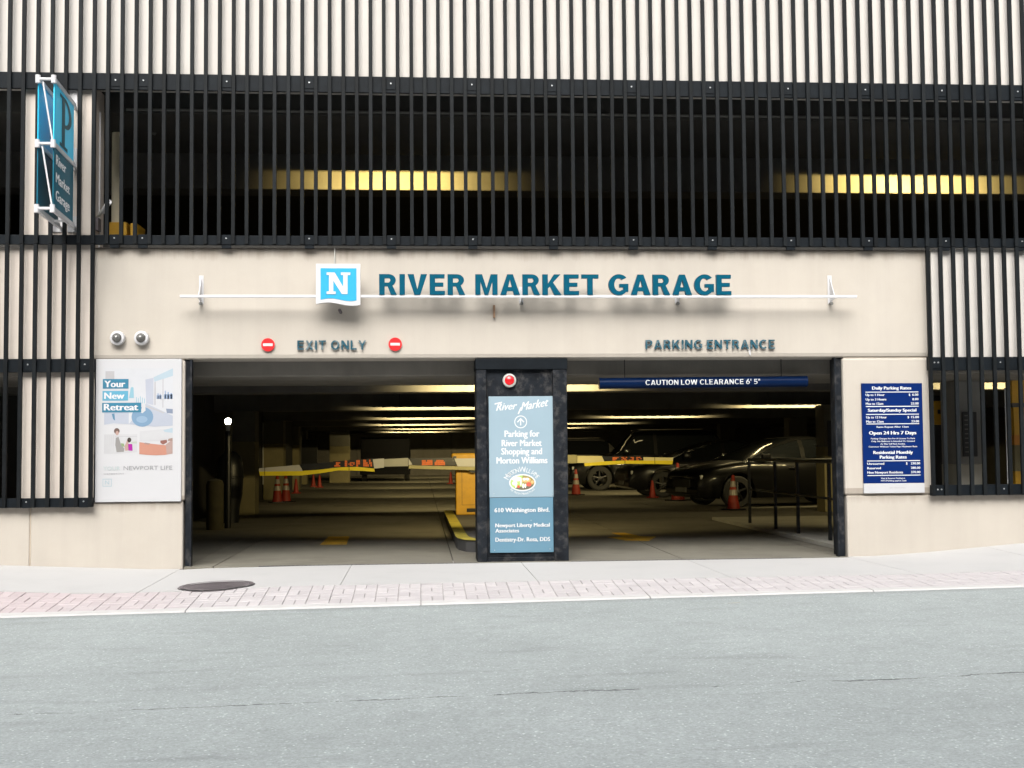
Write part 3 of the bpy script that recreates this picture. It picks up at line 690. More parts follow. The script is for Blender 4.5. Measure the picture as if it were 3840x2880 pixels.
tx.sheet(ellipse(ex, ez, erx, erz, 36), yt, M_LTXT)
pmats = [mat('produce_green', (.30, .48, .12), .5, .3, 60), mat('produce_olive', (.22, .20, .06), .5, .3, 60), mat('produce_bread', (.62, .34, .14), .5, .1, 60),
         mat('produce_red', (.65, .08, .05), .5, .1, 60), mat('produce_dark', (.10, .09, .06), .5, .3, 60), mat('produce_pale', (.70, .68, .60), .5, .1, 60)]
def el(px, py, rx, ry, m, q): tx.sheet(ellipse(PX(px), PZ(py), (PX(px+rx)-PX(px)), (PZ(py-ry)-PZ(py)), 16), yt-.0003*q, m)
tx.sheet([(x, z) for x, z in arc(ex, ez, erx*.9, erz*.86, 90, 270, 18)], yt-.0003, pmats[0])
tx.sheet([(x, z) for x, z in arc(ex, ez, erx*.9, erz*.86, -90, 90, 18)], yt-.0003, pmats[1])
tx.sheet([(x, z) for x, z in arc(ex, ez, erx*.88, erz*.84, 225, 345, 14)], yt-.0006, pmats[4])
el(1938, 1796, 18, 9, pmats[5], 3); el(1930, 1812, 10, 8, pmats[5], 4); el(1972, 1800, 18, 9, pmats[2], 3); el(1983, 1816, 9, 8, pmats[3], 4); el(1996, 1808, 6, 6, pmats[2], 5)
el(1966, 1797, 6, 5, pmats[5], 5); el(1978, 1797, 6, 5, pmats[5], 5); el(1953, 1806, 3, 16, pmats[5], 6); el(1944, 1824, 5, 5, pmats[3], 6); el(1962, 1822, 4, 9, pmats[5], 6); el(1970, 1822, 3, 8, pmats[5], 7); el(1934, 1822, 3, 8, pmats[5], 7)
sline(tx, '610 Washington Blvd.', 1853, 2060, 1920, 16, bold=.03)
sline(tx, 'Newport Liberty Medical', 1856, 2060, 1976, 14, bold=.03)
sline(tx, 'Associates', 1856, 1945, 1996, 14, bold=.03)
sline(tx, 'Dentistry-Dr. Rosa, DDS', 1856, 2061, 2030, 15, bold=.03)
tx.link('emblem', ps)
for px, py in ((1852, 1850), (2072, 1856), (1853, 2062), (2060, 2060), (1990, 1952)):
    B().tube((PX(px), Ys+.002, PZ(py)), (PX(px), Ys-.006, PZ(py)), .005, M_BOLT, 8).link('screw', ps)

# red signal lamp on the pillar
lx, lz = at(1910, 1427, .05)
rl = thing('signal_lamp', 'round red signal lamp in a pale bezel at the top of the pillar', 'signal lamp', (lx, .05, lz))
B().lathe([(0, .0), (.075, .0), (.078, .02), (.074, .04), (.056, .045), (.052, .03)], (lx, .06, lz), M_OFFW, 28, 'y').link('bezel', rl, True)
B().lathe([(.054, .02), (.05, .04), (.03, .052), (0.0001, .056)], (lx, .06, lz), mat('red_lens', (.70, .01, .015), .2, .02), 24, 'y').link('lens', rl, True)

# ================================================================ SLAT SCREENS
YS0, YS1 = -.125, -.085
X0S = AX(38, 200, -.1); PITCH_X = (AX(3836, 200, -.1)-X0S)/76
def screen(name, label, ks, z0, z1, rails, loc, brks, gaps, tabs=()):
    t = thing(name, label, 'slat screen', loc)
    src = B().box(-.0205, .0205, YS0, YS1, -(z1-z0)/2, (z1-z0)/2, M_SLAT, .003)
    me_o = None
    for k in ks:
        X = X0S+PITCH_X*k
        if me_o is None:
            me_o = src.link('slat', None); me_o.parent = t
            L0 = Vector((0, (YS0+YS1)/2, (z0+z1)/2)); me_o.location = L0+Vector((X, 0, 0))-WORLD[t.name]
        else:
            o = me_o.copy(); COL.objects.link(o); o.location = L0+Vector((X+random.uniform(-.002, .002), 0, 0))-WORLD[t.name]; o.rotation_euler = (0, random.uniform(-.0007, .0007), random.uniform(-.02, .02))
    xa, xb = X0S+PITCH_X*ks[0], X0S+PITCH_X*ks[-1]
    for ra, rb in rails:
        B().box(xa-.02, xb+.02, YS1+.002, YS1+.04, ra, rb, M_RAIL, .003).link('rail', t)
    for z in brks:
        for k in gaps:
            X = X0S+PITCH_X*(k+.5)
            br = B().box(X-.05, X+.05, YS1-.006, YS1, z-.055, z+.05, M_RAIL).box(X-.03, X+.03, YS1+.042, .03, z-.03, z+.03, M_RAIL).link('bracket', t)
            two = k % 2 == 0 or k < 0
            for dx in ((-.022, .022) if two else (0,)):
                B().tube((X+dx, YS1-.006, z+.01), (X+dx, YS1-.016, z+.01), .0085, M_BOLT, 8).link('bolt', br)
    for z in tabs:
        for k in gaps:
            X = X0S+PITCH_X*(k+.5); B().box(X-.05, X+.05, YS1+.002, YS1+.035, z-.035, z, M_RAIL).link('bracket_foot', t)
    return t
zTB, zTT = AZ(1920, 352, -.1), AZ(1920, 292, -.1)
zLB, zLT = AZ(1920, 921, -.1), AZ(1920, 893, -.1)
ks_all = list(range(-3, 82))
screen('slat_screen', 'long screen of dark vertical slats across the upper storeys', ks_all, zLB+.004, 8.4, ((zLB, zLT+.02), (zTB, zTT), (7.6, 7.75)), (1.1, -.13, zLB), (zLB+.06, (zTB+zTT)/2),
       [round((AX(p_, 600, -.1)-X0S)/PITCH_X-.5) for p_ in (432, 540, 855, 1182, 1479, 1776, 2073, 2370, 2662, 2957, 3243, 3532, 3811)], (zLB,))
screen('slat_screen', 'narrow screen of dark slats left of the poster', list(range(-3, 7)), AZ(200, 1903, -.1), zLB-.002, ((AZ(200, 1903, -.1), AZ(200, 1868, -.1)), (AZ(200, 1395, -.1), AZ(200, 1345, -.1))), (-4.2, -.13, .6), (AZ(200, 1885, -.1), AZ(200, 1370, -.1)), [1, 5])
k_r = [k for k in ks_all if X0S+PITCH_X*k > AX(3470, 1300, -.1)]
screen('slat_screen', 'narrow screen of dark slats right of the blue rates board', k_r, AZ(3600, 1858, -.1), zLB-.002, ((AZ(3600, 1858, -.1), AZ(3600, 1818, -.1)), (AZ(3600, 1388, -.1), AZ(3600, 1338, -.1))), (6.4, -.13, .6), (AZ(3600, 1838, -.1), AZ(3600, 1362, -.1)), [k_r[0], k_r[0]+5])

# ================================================================ MAIN SIGN
Yr = -.22
ms = thing('garage_name_sign', 'teal letters reading RIVER MARKET GARAGE on a thin white rail', 'sign', (AX(1920, 1110, Yr), Yr, AZ(1920, 1112, Yr)))
rz1, rz0 = AZ(1920, 1107, Yr), AZ(1920, 1117, Yr)
rx0, rx1 = AX(675, 1112, Yr), AX(3212, 1112, Yr)
B().box(rx0, rx1, Yr-.022, Yr+.018, rz0, rz1, M_WHITE, .003).link('rail', ms)
letters('RIVER MARKET GARAGE', AX(1422, 1068, Yr), AX(2740, 1068, Yr), rz1+.001, AZ(1920, 1030, Yr)-rz1-.001, Yr-.03, .05, M_TEAL, ms, .215, .105)
for px in (742, 3135, 1960, 2553):
    X = AX(px, 1080, Yr); big = px in (742, 3135)
    b = B(); top = AZ(px, 1033, -.01) if big else rz1+.12
    b.box(X-.024, X+.024, -.010, -.002, rz0-.04, top, M_WHITE)
    
    vs = [(X-.004, Yr+.03, rz0), (X-.004, -.012, rz0-.02), (X-.004, -.012, top-.02), (X+.004, Yr+.03, rz0), (X+.004, -.012, rz0-.02), (X+.004, -.012, top-.02)]
    b.add(vs, [(0, 1, 2), (5, 4, 3), (0, 3, 4, 1), (1, 4, 5, 2), (2, 5, 3, 0)], M_WHITE)
    b.tube((X, -.02, rz0-.04), (X, -.07, rz0-.045), .018, M_PIPE, 10)
    b.link('bracket', ms)
B().box(AX(1852, 1120, 0)-.01, AX(1852, 1120, 0)+.01, -.05, -.0, rz0-.20, rz0-.06, mat('rust', (.20, .12, .07), .8)).link('stub', ms)

Yn = -.265
fl_ = thing('logo_flag', 'white flag panel with a white N on sky blue, left of the garage name', 'sign', (AX(1268, 1070, Yn), Yn, AZ(1268, 1145, Yn)))
X0, X1 = AX(1185, 1070, Yn), AX(1351, 1070, Yn); Z1 = AZ(1268, 989, Yn)
def wave(xa, xb, z, amp, n=20): return [(xb+(xa-xb)*i/n, z+amp*math.sin(2*math.pi*(i/n)*.92+.5)) for i in range(n+1)]
Zb = AZ(1268, 1140, Yn)
B().prism([(X0, Z1), (X1, Z1)]+wave(X0, X1, Zb, -.018), Yn, Yn+.05, M_WHITE).link('panel', fl_)
ix0, ix1, iz1 = AX(1202, 1070, Yn), AX(1337, 1070, Yn), AZ(1268, 1006, Yn)
B().prism([(ix0, iz1), (ix1, iz1)]+wave(ix0, ix1, AZ(1268, 1124, Yn), -.015), Yn-.004, Yn+.0, M_SKYB).link('blue_field', fl_)
def slab_N(x0, x1, z0, z1):
    w, h = x1-x0, z1-z0; P = lambda u, v: (x0+u*w, z0+v*h)
    quads = [[(.10, 0), (.28, 0), (.28, 1), (.10, 1)], [(.70, 0), (.88, 0), (.88, 1), (.70, 1)], [(.06, 1), (.34, 1), (.88, 0), (.64, 0)],
             [(0, 1), (.30, 1), (.30, .88), (0, .88)], [(.60, 1), (1, 1), (1, .88), (.60, .88)], [(0, 0), (.38, 0), (.38, .12), (0, .12)]]
    return [[P(*q) for q in qq] for qq in quads]
b = B()
for i, qq in enumerate(slab_N(AX(1225, 1070, Yn), AX(1314, 1070, Yn), AZ(1268, 1103, Yn), AZ(1268, 1022, Yn))): b.prism(qq, Yn-.008-.0004*i, Yn-.004, M_WHITE)
b.link('letter_n', fl_)
B().tube((AX(1255, 980, -.03), -.03, Z1-.05), (AX(1255, 980, -.03), -.03, AZ(1255, 930, -.03)), .007, M_OFFW, 8).link('cable', fl_)
B().tube((AX(1274, 1166, -.0), -.05, AZ(1274, 1164)), (AX(1278, 1170, -.0), -.0, AZ(1278, 1172)), .018, M_IRON, 10).link('stub', fl_)

# EXIT ONLY / PARKING ENTRANCE
for body, p0, p1, b0, b1, lab in (('EXIT ONLY', 1115, 1373, 1311, 1276, 'worn teal letters reading EXIT ONLY between two red discs'), ('PARKING ENTRANCE', 2421, 2906, 1308, 1273, 'worn teal letters reading PARKING ENTRANCE over the right opening')):
    t = thing('lettering', lab, 'sign', (AX((p0+p1)/2, b0), -.03, AZ((p0+p1)/2, b0)))
    letters(body, AX(p0, b0, -.03), AX(p1, b0, -.03), AZ((p0+p1)/2, b0, -.03), AZ(0, b1, -.03)-AZ(0, b0, -.03), -.035, .02, M_TEALD, t, .17, .17)
    b = B()
    for i in range(6 if len(body) < 10 else 12):
        X = AX(p0, b0)+(AX(p1, b0)-AX(p0, b0))*(i+.5)/(6 if len(body) < 10 else 12); b.tube((X, -.016, AZ((p0+p1)/2, b0-15)), (X, .002, AZ((p0+p1)/2, b0-15)), .004, M_BOLT, 6)
    b.link('studs', t)
B().prism([(AX(2806, 1300)-.004, AZ(2806, 1310)), (AX(2810, 1300)+.012, AZ(2806, 1312)), (AX(2812, 1340)+.01, AZ(2812, 1334)), (AX(2812, 1340)-.006, AZ(2812, 1330))], -.006, .0, M_WHITE).link('paint_drip', bld)
for px, py, lab in ((1005, 1293, 'red no entry disc to the left of EXIT ONLY'), (1482, 1291, 'red no entry disc to the right of EXIT ONLY')):
    X, Z = at(px, py, -.02); t = thing('no_entry_sign', lab, 'no entry sign', (X, -.02, Z), 'no entry discs over the exit')
    r = AX(px+25, py, -.02)-X
    B().tube((X, -.03, Z), (X, -.0, Z), r, M_RED, 36).link('disc', t)
    B().box(X-r*.72, X+r*.72, -.034, -.0305, Z-r*.2, Z+r*.2, M_WHITE).link('bar', t)
for px, lab in ((441, 'white dome camera nearest the wall corner, above the poster'), (531, 'white dome camera right of its twin, above the poster')):
    X, Z = at(px, 1268, -.04); t = thing('dome_camera', lab, 'security camera', (X, -.04, Z), 'dome cameras on the lintel')
    r = .079
    B().lathe([(r*.92, -.0), (r, .02), (r, .05), (r*.93, .075), (r*.66, .085), (r*.62, .075)], (X, 0, Z), M_WHITE, 32, 'y').link('housing', t, True)
    B().lathe([(r*.64, .07), (r*.60, .095), (r*.45, .118), (r*.22, .13), (.0001, .134)], (X, 0, Z), mat('smoked_dome', (.09, .09, .085), .12, .3, 18, spec=.8), 28, 'y').link('dome', t, True)

# ================================================================ POSTER
Yp = -.03
px0, px1 = AX(358, 1600, Yp), AX(680, 1600, Yp); pz0, pz1 = AZ(520, 1882, Yp), AZ(520, 1346, Yp)
po = thing('poster_board', 'tall white advertising poster on the left pier beside the exit', 'poster', ((px0+px1)/2, Yp, pz0))
B().box(px0, px1, Yp, -.001, pz0, pz1, M_POST, .004).link('board', po)
B().box(px0-.012, px0-.004, Yp-.004, -.001, pz0, pz1, M_RAIL).link('edge_strip', po)
def U(u): return px0+(px1-px0)*(u-55)/(1000-55)          # u, v in the zoomed poster's own scale
def V(v): return pz1-(pz1-pz0)*(v-45)/(1630-45)
def gm(name, c): return mat(name, tuple(v*.50 for v in c), .5, .03, 8, spec=.2)
yb = Yp-.001; im = B()
def q(pts, m, lv=0): im.sheet([(U(a), V(c)) for a, c in pts], yb-.0003*lv, m)
# room picture
q([(150, 150), (905, 150), (905, 790), (700, 800), (420, 770), (150, 775)], gm('poster_sky', (.76, .78, .82)))
q([(160, 180), (258, 180), (258, 300), (160, 300)], gm('poster_grey', (.60, .60, .61)), 1)
q([(690, 250), (905, 150), (905, 235), (700, 300)], gm('poster_ice', (.55, .69, .78)), 1)
q([(600, 275), (690, 255), (690, 560), (610, 540)], gm('poster_mist', (.60, .64, .74)), 1)
q([(700, 300), (715, 300), (715, 560), (700, 560)], gm('poster_grey', (.6, .6, .61)), 1)
q([(790, 270), (800, 270), (800, 590), (790, 590)], gm('poster_grey', (.6, .6, .61)), 1)
for a, c, h in ((725, 780, 450), (735, 748, 430), (760, 772, 438), (805, 903, 440), (815, 828, 400), (845, 862, 415), (878, 896, 425)):
    q([(a, h), (c, h), (c, 492), (a, 492)], gm('poster_city', (.40, .53, .76)), 2)
q([(610, 540), (905, 680), (905, 790), (700, 800), (420, 770), (420, 640), (150, 640), (150, 775), (250, 760), (420, 770), (560, 600)], gm('poster_floor', (.58, .63, .73)), 1)
q([(610, 560), (810, 640), (810, 655), (610, 580)], gm('poster_grey', (.6, .6, .61)), 2)
q([(232, 655), (262, 650), (270, 730), (250, 715)], gm('poster_navy', (.14, .32, .48)), 2)
q([(440, 365), (455, 355), (470, 365), (475, 480), (420, 480)], gm('poster_tower', (.35, .62, .74)), 2)
im.sheet([(U(570+120*math.cos(R(a))), V(690+110*math.sin(R(a)))) for a in range(0, 360, 15)], yb-.0007, gm('poster_chair', (.26, .42, .60)))
im.sheet([(U(565+62*math.cos(R(a))), V(718+38*math.sin(R(a)))) for a in range(0, 360, 20)], yb-.0010, gm('poster_cushion', (.36, .52, .70)))
q([(830, 600), (905, 605), (905, 655), (840, 650)], gm('poster_slate', (.30, .36, .48)), 2)
q([(575, 540), (600, 545), (605, 620), (570, 650), (550, 640)], M_POST, 4)
for a, h in ((500, 470), (520, 480), (543, 462), (565, 475), (588, 485)): q([(a, h), (a+7, h), (a+7, 540), (a, 540)], gm('poster_tower', (.35, .62, .74)), 2)
# people picture
q([(150, 880), (515, 880), (515, 1080), (330, 1095), (150, 1100)], gm('poster_pale', (.72, .73, .75)), 1)
for i in range(5): q([(160+i*22, 890), (164+i*22, 890), (164+i*22, 1085), (160+i*22, 1085)], gm('poster_grey', (.6, .6, .61)), 2)
q([(270, 900), (510, 903), (510, 908), (270, 906)], gm('poster_grey', (.6, .6, .61)), 2)
q([(280, 920), (310, 910), (335, 990), (375, 1040), (370, 1075), (290, 1080), (275, 1000)], gm('poster_coat', (.38, .37, .36)), 3)
im.sheet([(U(290+31*math.cos(R(a))), V(845+33*math.sin(R(a)))) for a in range(0, 360, 20)], yb-.0012, gm('poster_hair', (.20, .13, .11)))
im.sheet([(U(294+18*math.cos(R(a))), V(868+24*math.sin(R(a)))) for a in range(0, 360, 20)], yb-.0015, gm('poster_skin', (.62, .42, .36)))
im.sheet([(U(428+22*math.cos(R(a))), V(945+27*math.sin(R(a)))) for a in range(0, 360, 20)], yb-.0012, gm('poster_dark', (.10, .08, .07)))
q([(405, 940), (418, 935), (420, 1060), (385, 1065), (375, 1020)], gm('poster_skin', (.62, .42, .36)), 4)
q([(415, 990), (460, 990), (465, 1065), (420, 1062)], gm('poster_magenta', (.50, .03, .42)), 5)
q([(335, 980), (370, 985), (375, 1020), (345, 1015)], gm('poster_leaf', (.35, .47, .25)), 5)
q([(450, 965), (512, 960), (512, 985), (450, 985)], gm('poster_leaf_pale', (.6, .68, .58)), 3)
# terrace picture
q([(540, 850), (905, 820), (905, 960), (540, 960)], gm('poster_pale', (.72, .73, .75)), 1)
q([(800, 840), (905, 812), (905, 870), (820, 860)], gm('poster_ice', (.55, .69, .78)), 2)
q([(538, 970), (640, 985), (905, 1015), (905, 1100), (820, 1114), (720, 1118), (620, 1112), (538, 1103)], gm('poster_coral', (.68, .33, .24)), 2)
q([(830, 1000), (905, 940), (905, 1100), (840, 1105)], gm('poster_coral_grey', (.55, .40, .36)), 3)
q([(770, 955), (840, 945), (845, 975), (800, 1000), (770, 980)], gm('poster_brown', (.36, .16, .13)), 4)
q([(860, 935), (905, 925), (905, 960), (850, 960)], gm('poster_brown2', (.45, .32, .28)), 4)
q([(600, 975), (660, 985), (640, 1000), (590, 990)], gm('poster_brown2', (.45, .32, .28)), 4)
im.link('picture', po)
tb = B()
MB1, MB2 = gm('poster_blue', (.06, .27, .42)), gm('poster_aqua', (.16, .50, .70))
for a, c, v0, v1, m in ((132, 415, 268, 375, MB1), (130, 412, 400, 508, MB2), (127, 557, 532, 638, MB1)):
    B().sheet([(U(a), V(v0)), (U(c), V(v0)), (U(c), V(v1)), (U(a), V(v1))], yb-.0022, m).link('caption_block', po)
def pl(body, a, c, base, cap, m, bold=.035, sp=1.0): B().add(*fit_text(body, U(a), U(c), V(base), V(base-cap)-V(base), yb-.0027, 0, bold, 0, 2, sp), m).link('text_line', po)
pl('Your', 148, 380, 358, 72, M_WHITE); pl('New', 148, 372, 488, 70, M_WHITE); pl('Retreat', 145, 525, 616, 72, M_WHITE)
MG = gm('poster_text', (.42, .43, .44)); MA = gm('poster_text_pale', (.60, .72, .72))
pl('YOUR', 145, 330, 1280, 44, MA, .0); pl('NEWPORT LIFE', 368, 903, 1278, 44, MG, .0)
pl('WATERFRONT', 148, 375, 1325, 13, MG, .0); 
MB3 = gm('poster_logo', (.56, .70, .76))
for r in ([(138, 1372), (240, 1372), (240, 1380), (138, 1380)], [(138, 1450), (240, 1450), (240, 1458), (138, 1458)], [(138, 1380), (146, 1380), (146, 1450), (138, 1450)], [(232, 1380), (240, 1380), (240, 1450), (232, 1450)]):
    tb.sheet([(U(a), V(c)) for a, c in r], yb-.0005, MB3)
pl('N', 165, 213, 1435, 45, MB3, .02)
tb.link('logo', po)

# ================================================================ RATES BOARD
Yq = -.03
qx0, qx1 = AX(3236, 1650, Yq), AX(3463, 1650, Yq); qz0, qz1 = AZ(3350, 1849, Yq), AZ(3350, 1437, Yq)
rb = thing('rates_board', 'navy parking rates board with white foot on the right pier', 'sign', ((qx0+qx1)/2, Yq, qz0))
zsp = AZ(3350, 1812, Yq)
B().box(qx0, qx1, Yq, -.001, zsp, qz1, M_NAVY, .003).link('board', rb)
B().box(qx0, qx1, Yq, -.001, qz0, zsp-.001, M_POST, .003).link('foot_panel', rb)
# own scale: u 0..1 across, v in zoomed pixels 128..1555
def QV(v): return qz1-(qz1-qz0)*(v-128)/(1555-128)
def QU(u): return qx0+(qx1-qx0)*u
rt_ = B(); yq = Yq-.0015
def rl_(body, u0, u1, base, cap, bold=.03): B().add(*fit_text(body, QU(u0), QU(u1), QV(base), QV(base-cap)-QV(base), yq, 0, bold, 0, 2), M_LTXT).link('text_line', rb)
def rule(v, u0=.06, u1=.935): B().sheet([(QU(u0), QV(v-5)), (QU(u1), QV(v-5)), (QU(u1), QV(v+5)), (QU(u0), QV(v+5))], yq, M_LTXT).link('ruled_line', rb)
rl_('Daily Parking Rates', .17, .82, 210, 40, .04); rule(243)
for v, a, pr in ((293, 'Up to 1 Hour', '6.00'), (352, 'Up to 3 Hours', '8.00'), (408, 'Max to 12am', '23.00')):
    rl_(a, .06, .06+.0262*len(a), v, 29); rl_(pr, .935-.026*len(pr), .935, v, 29)
rl_('$', .775, .80, 293, 29); rule(430)
rl_('Saturday/Sunday Special', .09, .895, 498, 38, .04); rule(533)
for v, a, pr in ((585, 'Up to 12 Hour', '15.00'), (640, 'Max to 12am', '23.00')):
    rl_(a, .06, .06+.0262*len(a), v, 29); rl_(pr, .935-.026*len(pr), .935, v, 29)
rl_('$', .745, .77, 585, 29); rule(657)
rl_('Rates Repeat After 12am', .23, .76, 707, 22)
rl_('Open 24 Hrs 7 Days', .10, .885, 795, 43, .045)
rl_('Parking Charges Are For A License To Park', .13, .86, 857, 19, .02); rl_('Only. No Bailment Is Intended Or Created', .135, .855, 892, 19, .02)
rl_('At This Self Park Facility.', .285, .70, 927, 19, .02); rl_('Customer Without Ticket Pays Maximum Rate.', .09, .90, 962, 19, .02)
rl_('Residential Monthly', .165, .82, 1047, 40, .04); rl_('Parking Rates', .27, .715, 1108, 40, .04); rule(1137)
for v, a, pr in ((1187, 'Unreserved', '230.00'), (1244, 'Reserved', '280.00'), (1300, 'Non Newport Residents', '370.00')):
    rl_(a, .06, .06+.028*len(a), v, 29); rl_(pr, .935-.026*len(pr), .935, v, 29)
rl_('$', .70, .725, 1187, 29); rule(1325)
rl_('Visit & Reserve Parking at', .28, .68, 1372, 18, .02); rl_('NYCParking.spplus.com', .28, .70, 1403, 18, .02)
B().add(*fit_text('SP+ PARKING', QU(.42), QU(.68), QV(1495), .012, yq, 0, 0, 0, 2), gm('poster_grey', (.6, .6, .61))).link('foot_print', rb)

# ================================================================ PROJECTING BLADE SIGN
zs = [AZ(200, 300, -1.12), AZ(200, 541, -1.12), AZ(195, 784, -1.12)]
bl = thing('blade_sign', 'projecting blue P sign reading River Market Garage on the left column', 'sign', (-4.0, -.3, zs[2]))
Lb = .98
sw = AX(276, 560, -.17)                      # where the right face meets the bracket
ang = R(3.4)
def bp(s, dlt, z):
    """s: distance out from the wall, dlt: sideways, z"""
    return (sw+dlt*math.cos(ang)+s*math.sin(ang), -.17-s*math.cos(ang)-dlt*math.sin(ang)*0, z)
W_ = -.155
def bar(bb, a, c, r, m): bb.tube(bp(*a), bp(*c), r, m, 8)
def pan(bb, d0, s0, s1, z0, z1, m, th=.010):
    vs = [bp(s, dd, z) for dd in (d0, d0+th) for s, z in ((s0, z0), (s1, z0), (s1, z1), (s0, z1))]
    bb.add(vs, [(0, 1, 2, 3), (7, 6, 5, 4), (0, 4, 5, 1), (1, 5, 6, 2), (2, 6, 7, 3), (3, 7, 4, 0)], m)
for dd, nm in ((0, 'right'), (W_, 'left')):
    b = B(); pan(b, dd, .05, Lb-.02, zs[1]+.02, zs[0]-.02, M_BLADE if dd == 0 else M_CYAN); b.link('upper_panel', bl, label='sky blue upper panel, %s face' % nm)
    b = B(); pan(b, dd, .05, Lb-.02, zs[2]+.02, zs[1]-.02, M_BLADET); b.link('lower_panel', bl, label='dark teal lower panel, %s face' % nm)
for z in zs:
    b = B()
    for dd in (0, W_): pan(b, dd-.012, .0, Lb+.0, z-.022, z+.022, M_ALU, .034)
    b.link('side_rail', bl)
    b = B(); bar(b, (Lb, W_+.01, z), (Lb, .01, z), .016, M_WHITE); bar(b, (.3, W_+.01, z), (.3, .01, z), .014, M_WHITE); b.link('cross_tube', bl)
    for dd in (0, W_):
        b = B(); bar(b, (Lb, dd+.005, z-.04), (Lb, dd+.005, z+.04), .026, M_WHITE); b.link('corner_cap', bl)
b = B(); bar(b, (Lb, W_+.055, zs[0]-.03), (Lb, .0, zs[1]+.03), .009, M_WHITE); b.link('brace_rod', bl)
b = B(); bar(b, (Lb, W_+.055, zs[1]-.03), (Lb, .0, zs[2]+.03), .009, M_WHITE); b.link('brace_rod', bl)
# P and wording on the right face
def face_pt(u, v, z0, z1, lift=.0135):      # u 0 at outer edge .. 1 at wall, v 0 bottom .. 1 top
    s = Lb-.02-(Lb-.07)*u; return bp(s, lift, z0+(z1-z0)*v)
def fsheet(bb, pts, z0, z1, m, lift): bb.add([face_pt(u, v, z0, z1, lift) for u, v in pts], [tuple(range(len(pts)))], m)
b = B(); MP = mat('letter_p_slate', (.02, .085, .11), .4, .1, 20, spec=.1)
zA, zB_ = zs[1]+.02, zs[0]-.02
fsheet(b, [(.36, .05), (.52, .05), (.52, .93), (.36, .93)], zA, zB_, MP, .0135)
fsheet(b, [(.26, .93), (.36, .93), (.36, .87), (.26, .87)], zA, zB_, MP, .0138); fsheet(b, [(.26, .05), (.66, .05), (.66, .11), (.26, .11)], zA, zB_, MP, .0138)
n = 16
vo = [(.50+.36*math.sin(math.pi*i/n), .675+.255*math.cos(math.pi*i/n)) for i in range(n+1)]
vi = [(.50+.22*math.sin(math.pi*i/n), .675+.195*math.cos(math.pi*i/n)) for i in range(n+1)]
b.add([face_pt(u, v, zA, zB_, .0141) for u, v in vo+vi], [(i, i+1, n+2+i, n+1+i) for i in range(n)], MP)
b.link('letter_p', bl)
b = B(); zA, zB_ = zs[2]+.02, zs[1]-.02; H = zB_-zA
for body, v, u1 in (('River', .735, .60), ('Market', .44, .80), ('Garage', .15, .80)):
    vs, fs = fit_text(body, .09, u1, v, .165, 0, 0, .03, 0, 2)
    b.add([face_pt(x, z, zA, zB_, .0135-y) for x, y, z in vs], fs, M_BWHITE)
b.link('print', bl)
# wall plates
for pxa, pxb, pya, pyb in ((262, 292, 337, 410), (262, 290, 556, 640), (196, 238, 812, 872), (254, 290, 812, 872)):
    xa, za = at(pxa, pyb, 0); xb, zb2 = at(pxb, pya, 0)
    B().box(xa, xb, -.02, .03, za, zb2, M_WHITE, .004).link('wall_plate', bl)
for dd, z in ((0, zs[0]), (0, zs[1]), (0, zs[2]), (W_, zs[2])):
    b = B(); bar(b, (0, dd, z), (-.15, dd, z), .018, M_ALU); b.link('stay', bl)

# ================================================================ UPPER LEVEL DETAILS
for py, yy, hh in ((428, .395, .016), (560, 2.31, .012)):
    zz = AZ(1900, py, yy); t = B().tube((-3.3, yy-.02, zz), (15.5, yy-.02, zz), hh, M_PIPE, 8).link('ceiling_conduit')
    tag(t, 'thin grey conduit along the %s edge of the upper ceiling beam' % ('front' if py < 500 else 'rear'), 'conduit')
xs_ = AX(376, 600, .2)
t = B().tube((-3.545, .20, 3.5), (-3.545, .20, AZ(376, 420, .2)), .012, M_WHITE, 8).link('conduit'); tag(t, 'thin white conduit up the side of the left upper column', 'conduit')
cm = thing('bullet_camera', 'white bullet camera on the edge of the left upper column', 'security camera', (-3.53, .1, AZ(370, 812, .1)))
zc_ = AZ(375, 808, .1)
B().tube((-3.53, .12, zc_), (-3.44, .02, zc_+.07), .02, M_OFFW, 10).link('arm', cm)
B().tube((-3.47, .08, zc_+.04), (-3.37, -.08, zc_+.12), .030, M_WHITE, 14).link('body', cm, True)
B().box(-3.56, -3.52, .05, .19, zc_-.17, zc_-.03, M_IRON).link('junction_box', cm)
Yc = 1.3
xa, xb = AX(418, 800, Yc), AX(460, 800, Yc)
t = thing('standpipe', 'cream painted pipe rising from a yellow base behind the slats', 'pipe', ((xa+xb)/2, Yc, 3.05))
B().tube(((xa+xb)/2, Yc, 3.06), ((xa+xb)/2, Yc, 5.08), (xb-xa)/2, mat('cream_pipe', (.62, .56, .40), .6, .06), 20).link('pipe', t, True)
yb0, yb1 = AX(412, 860, Yc-.1), AX(479, 860, Yc-.1)
B().box(yb0, yb1, Yc-.16, Yc+.16, 3.05, AZ(440, 836, Yc-.1), M_YEL, .01).link('base', t)
B().box(yb1+.03, yb1+.12, Yc-.12, Yc+.3, 3.05, AZ(440, 838, Yc-.1), M_YEL, .01).link('base_step', t)
t = B().tube((AX(470, 445, 1.1), 1.1, AZ(470, 445, 1.1)), (AX(572, 478, 1.1), 1.3, AZ(572, 478, 1.1)), .05, M_PIPE, 14)\
    .tube((AX(572, 470, 1.1), 1.3, AZ(572, 470, 1.1)), (AX(578, 430, 1.1), 1.35, AZ(575, 425, 1.1)), .05, M_PIPE, 14).link('drain_pipe', None, True)
tag(t, 'fat grey drain pipe bending down below the upper ceiling', 'pipe')
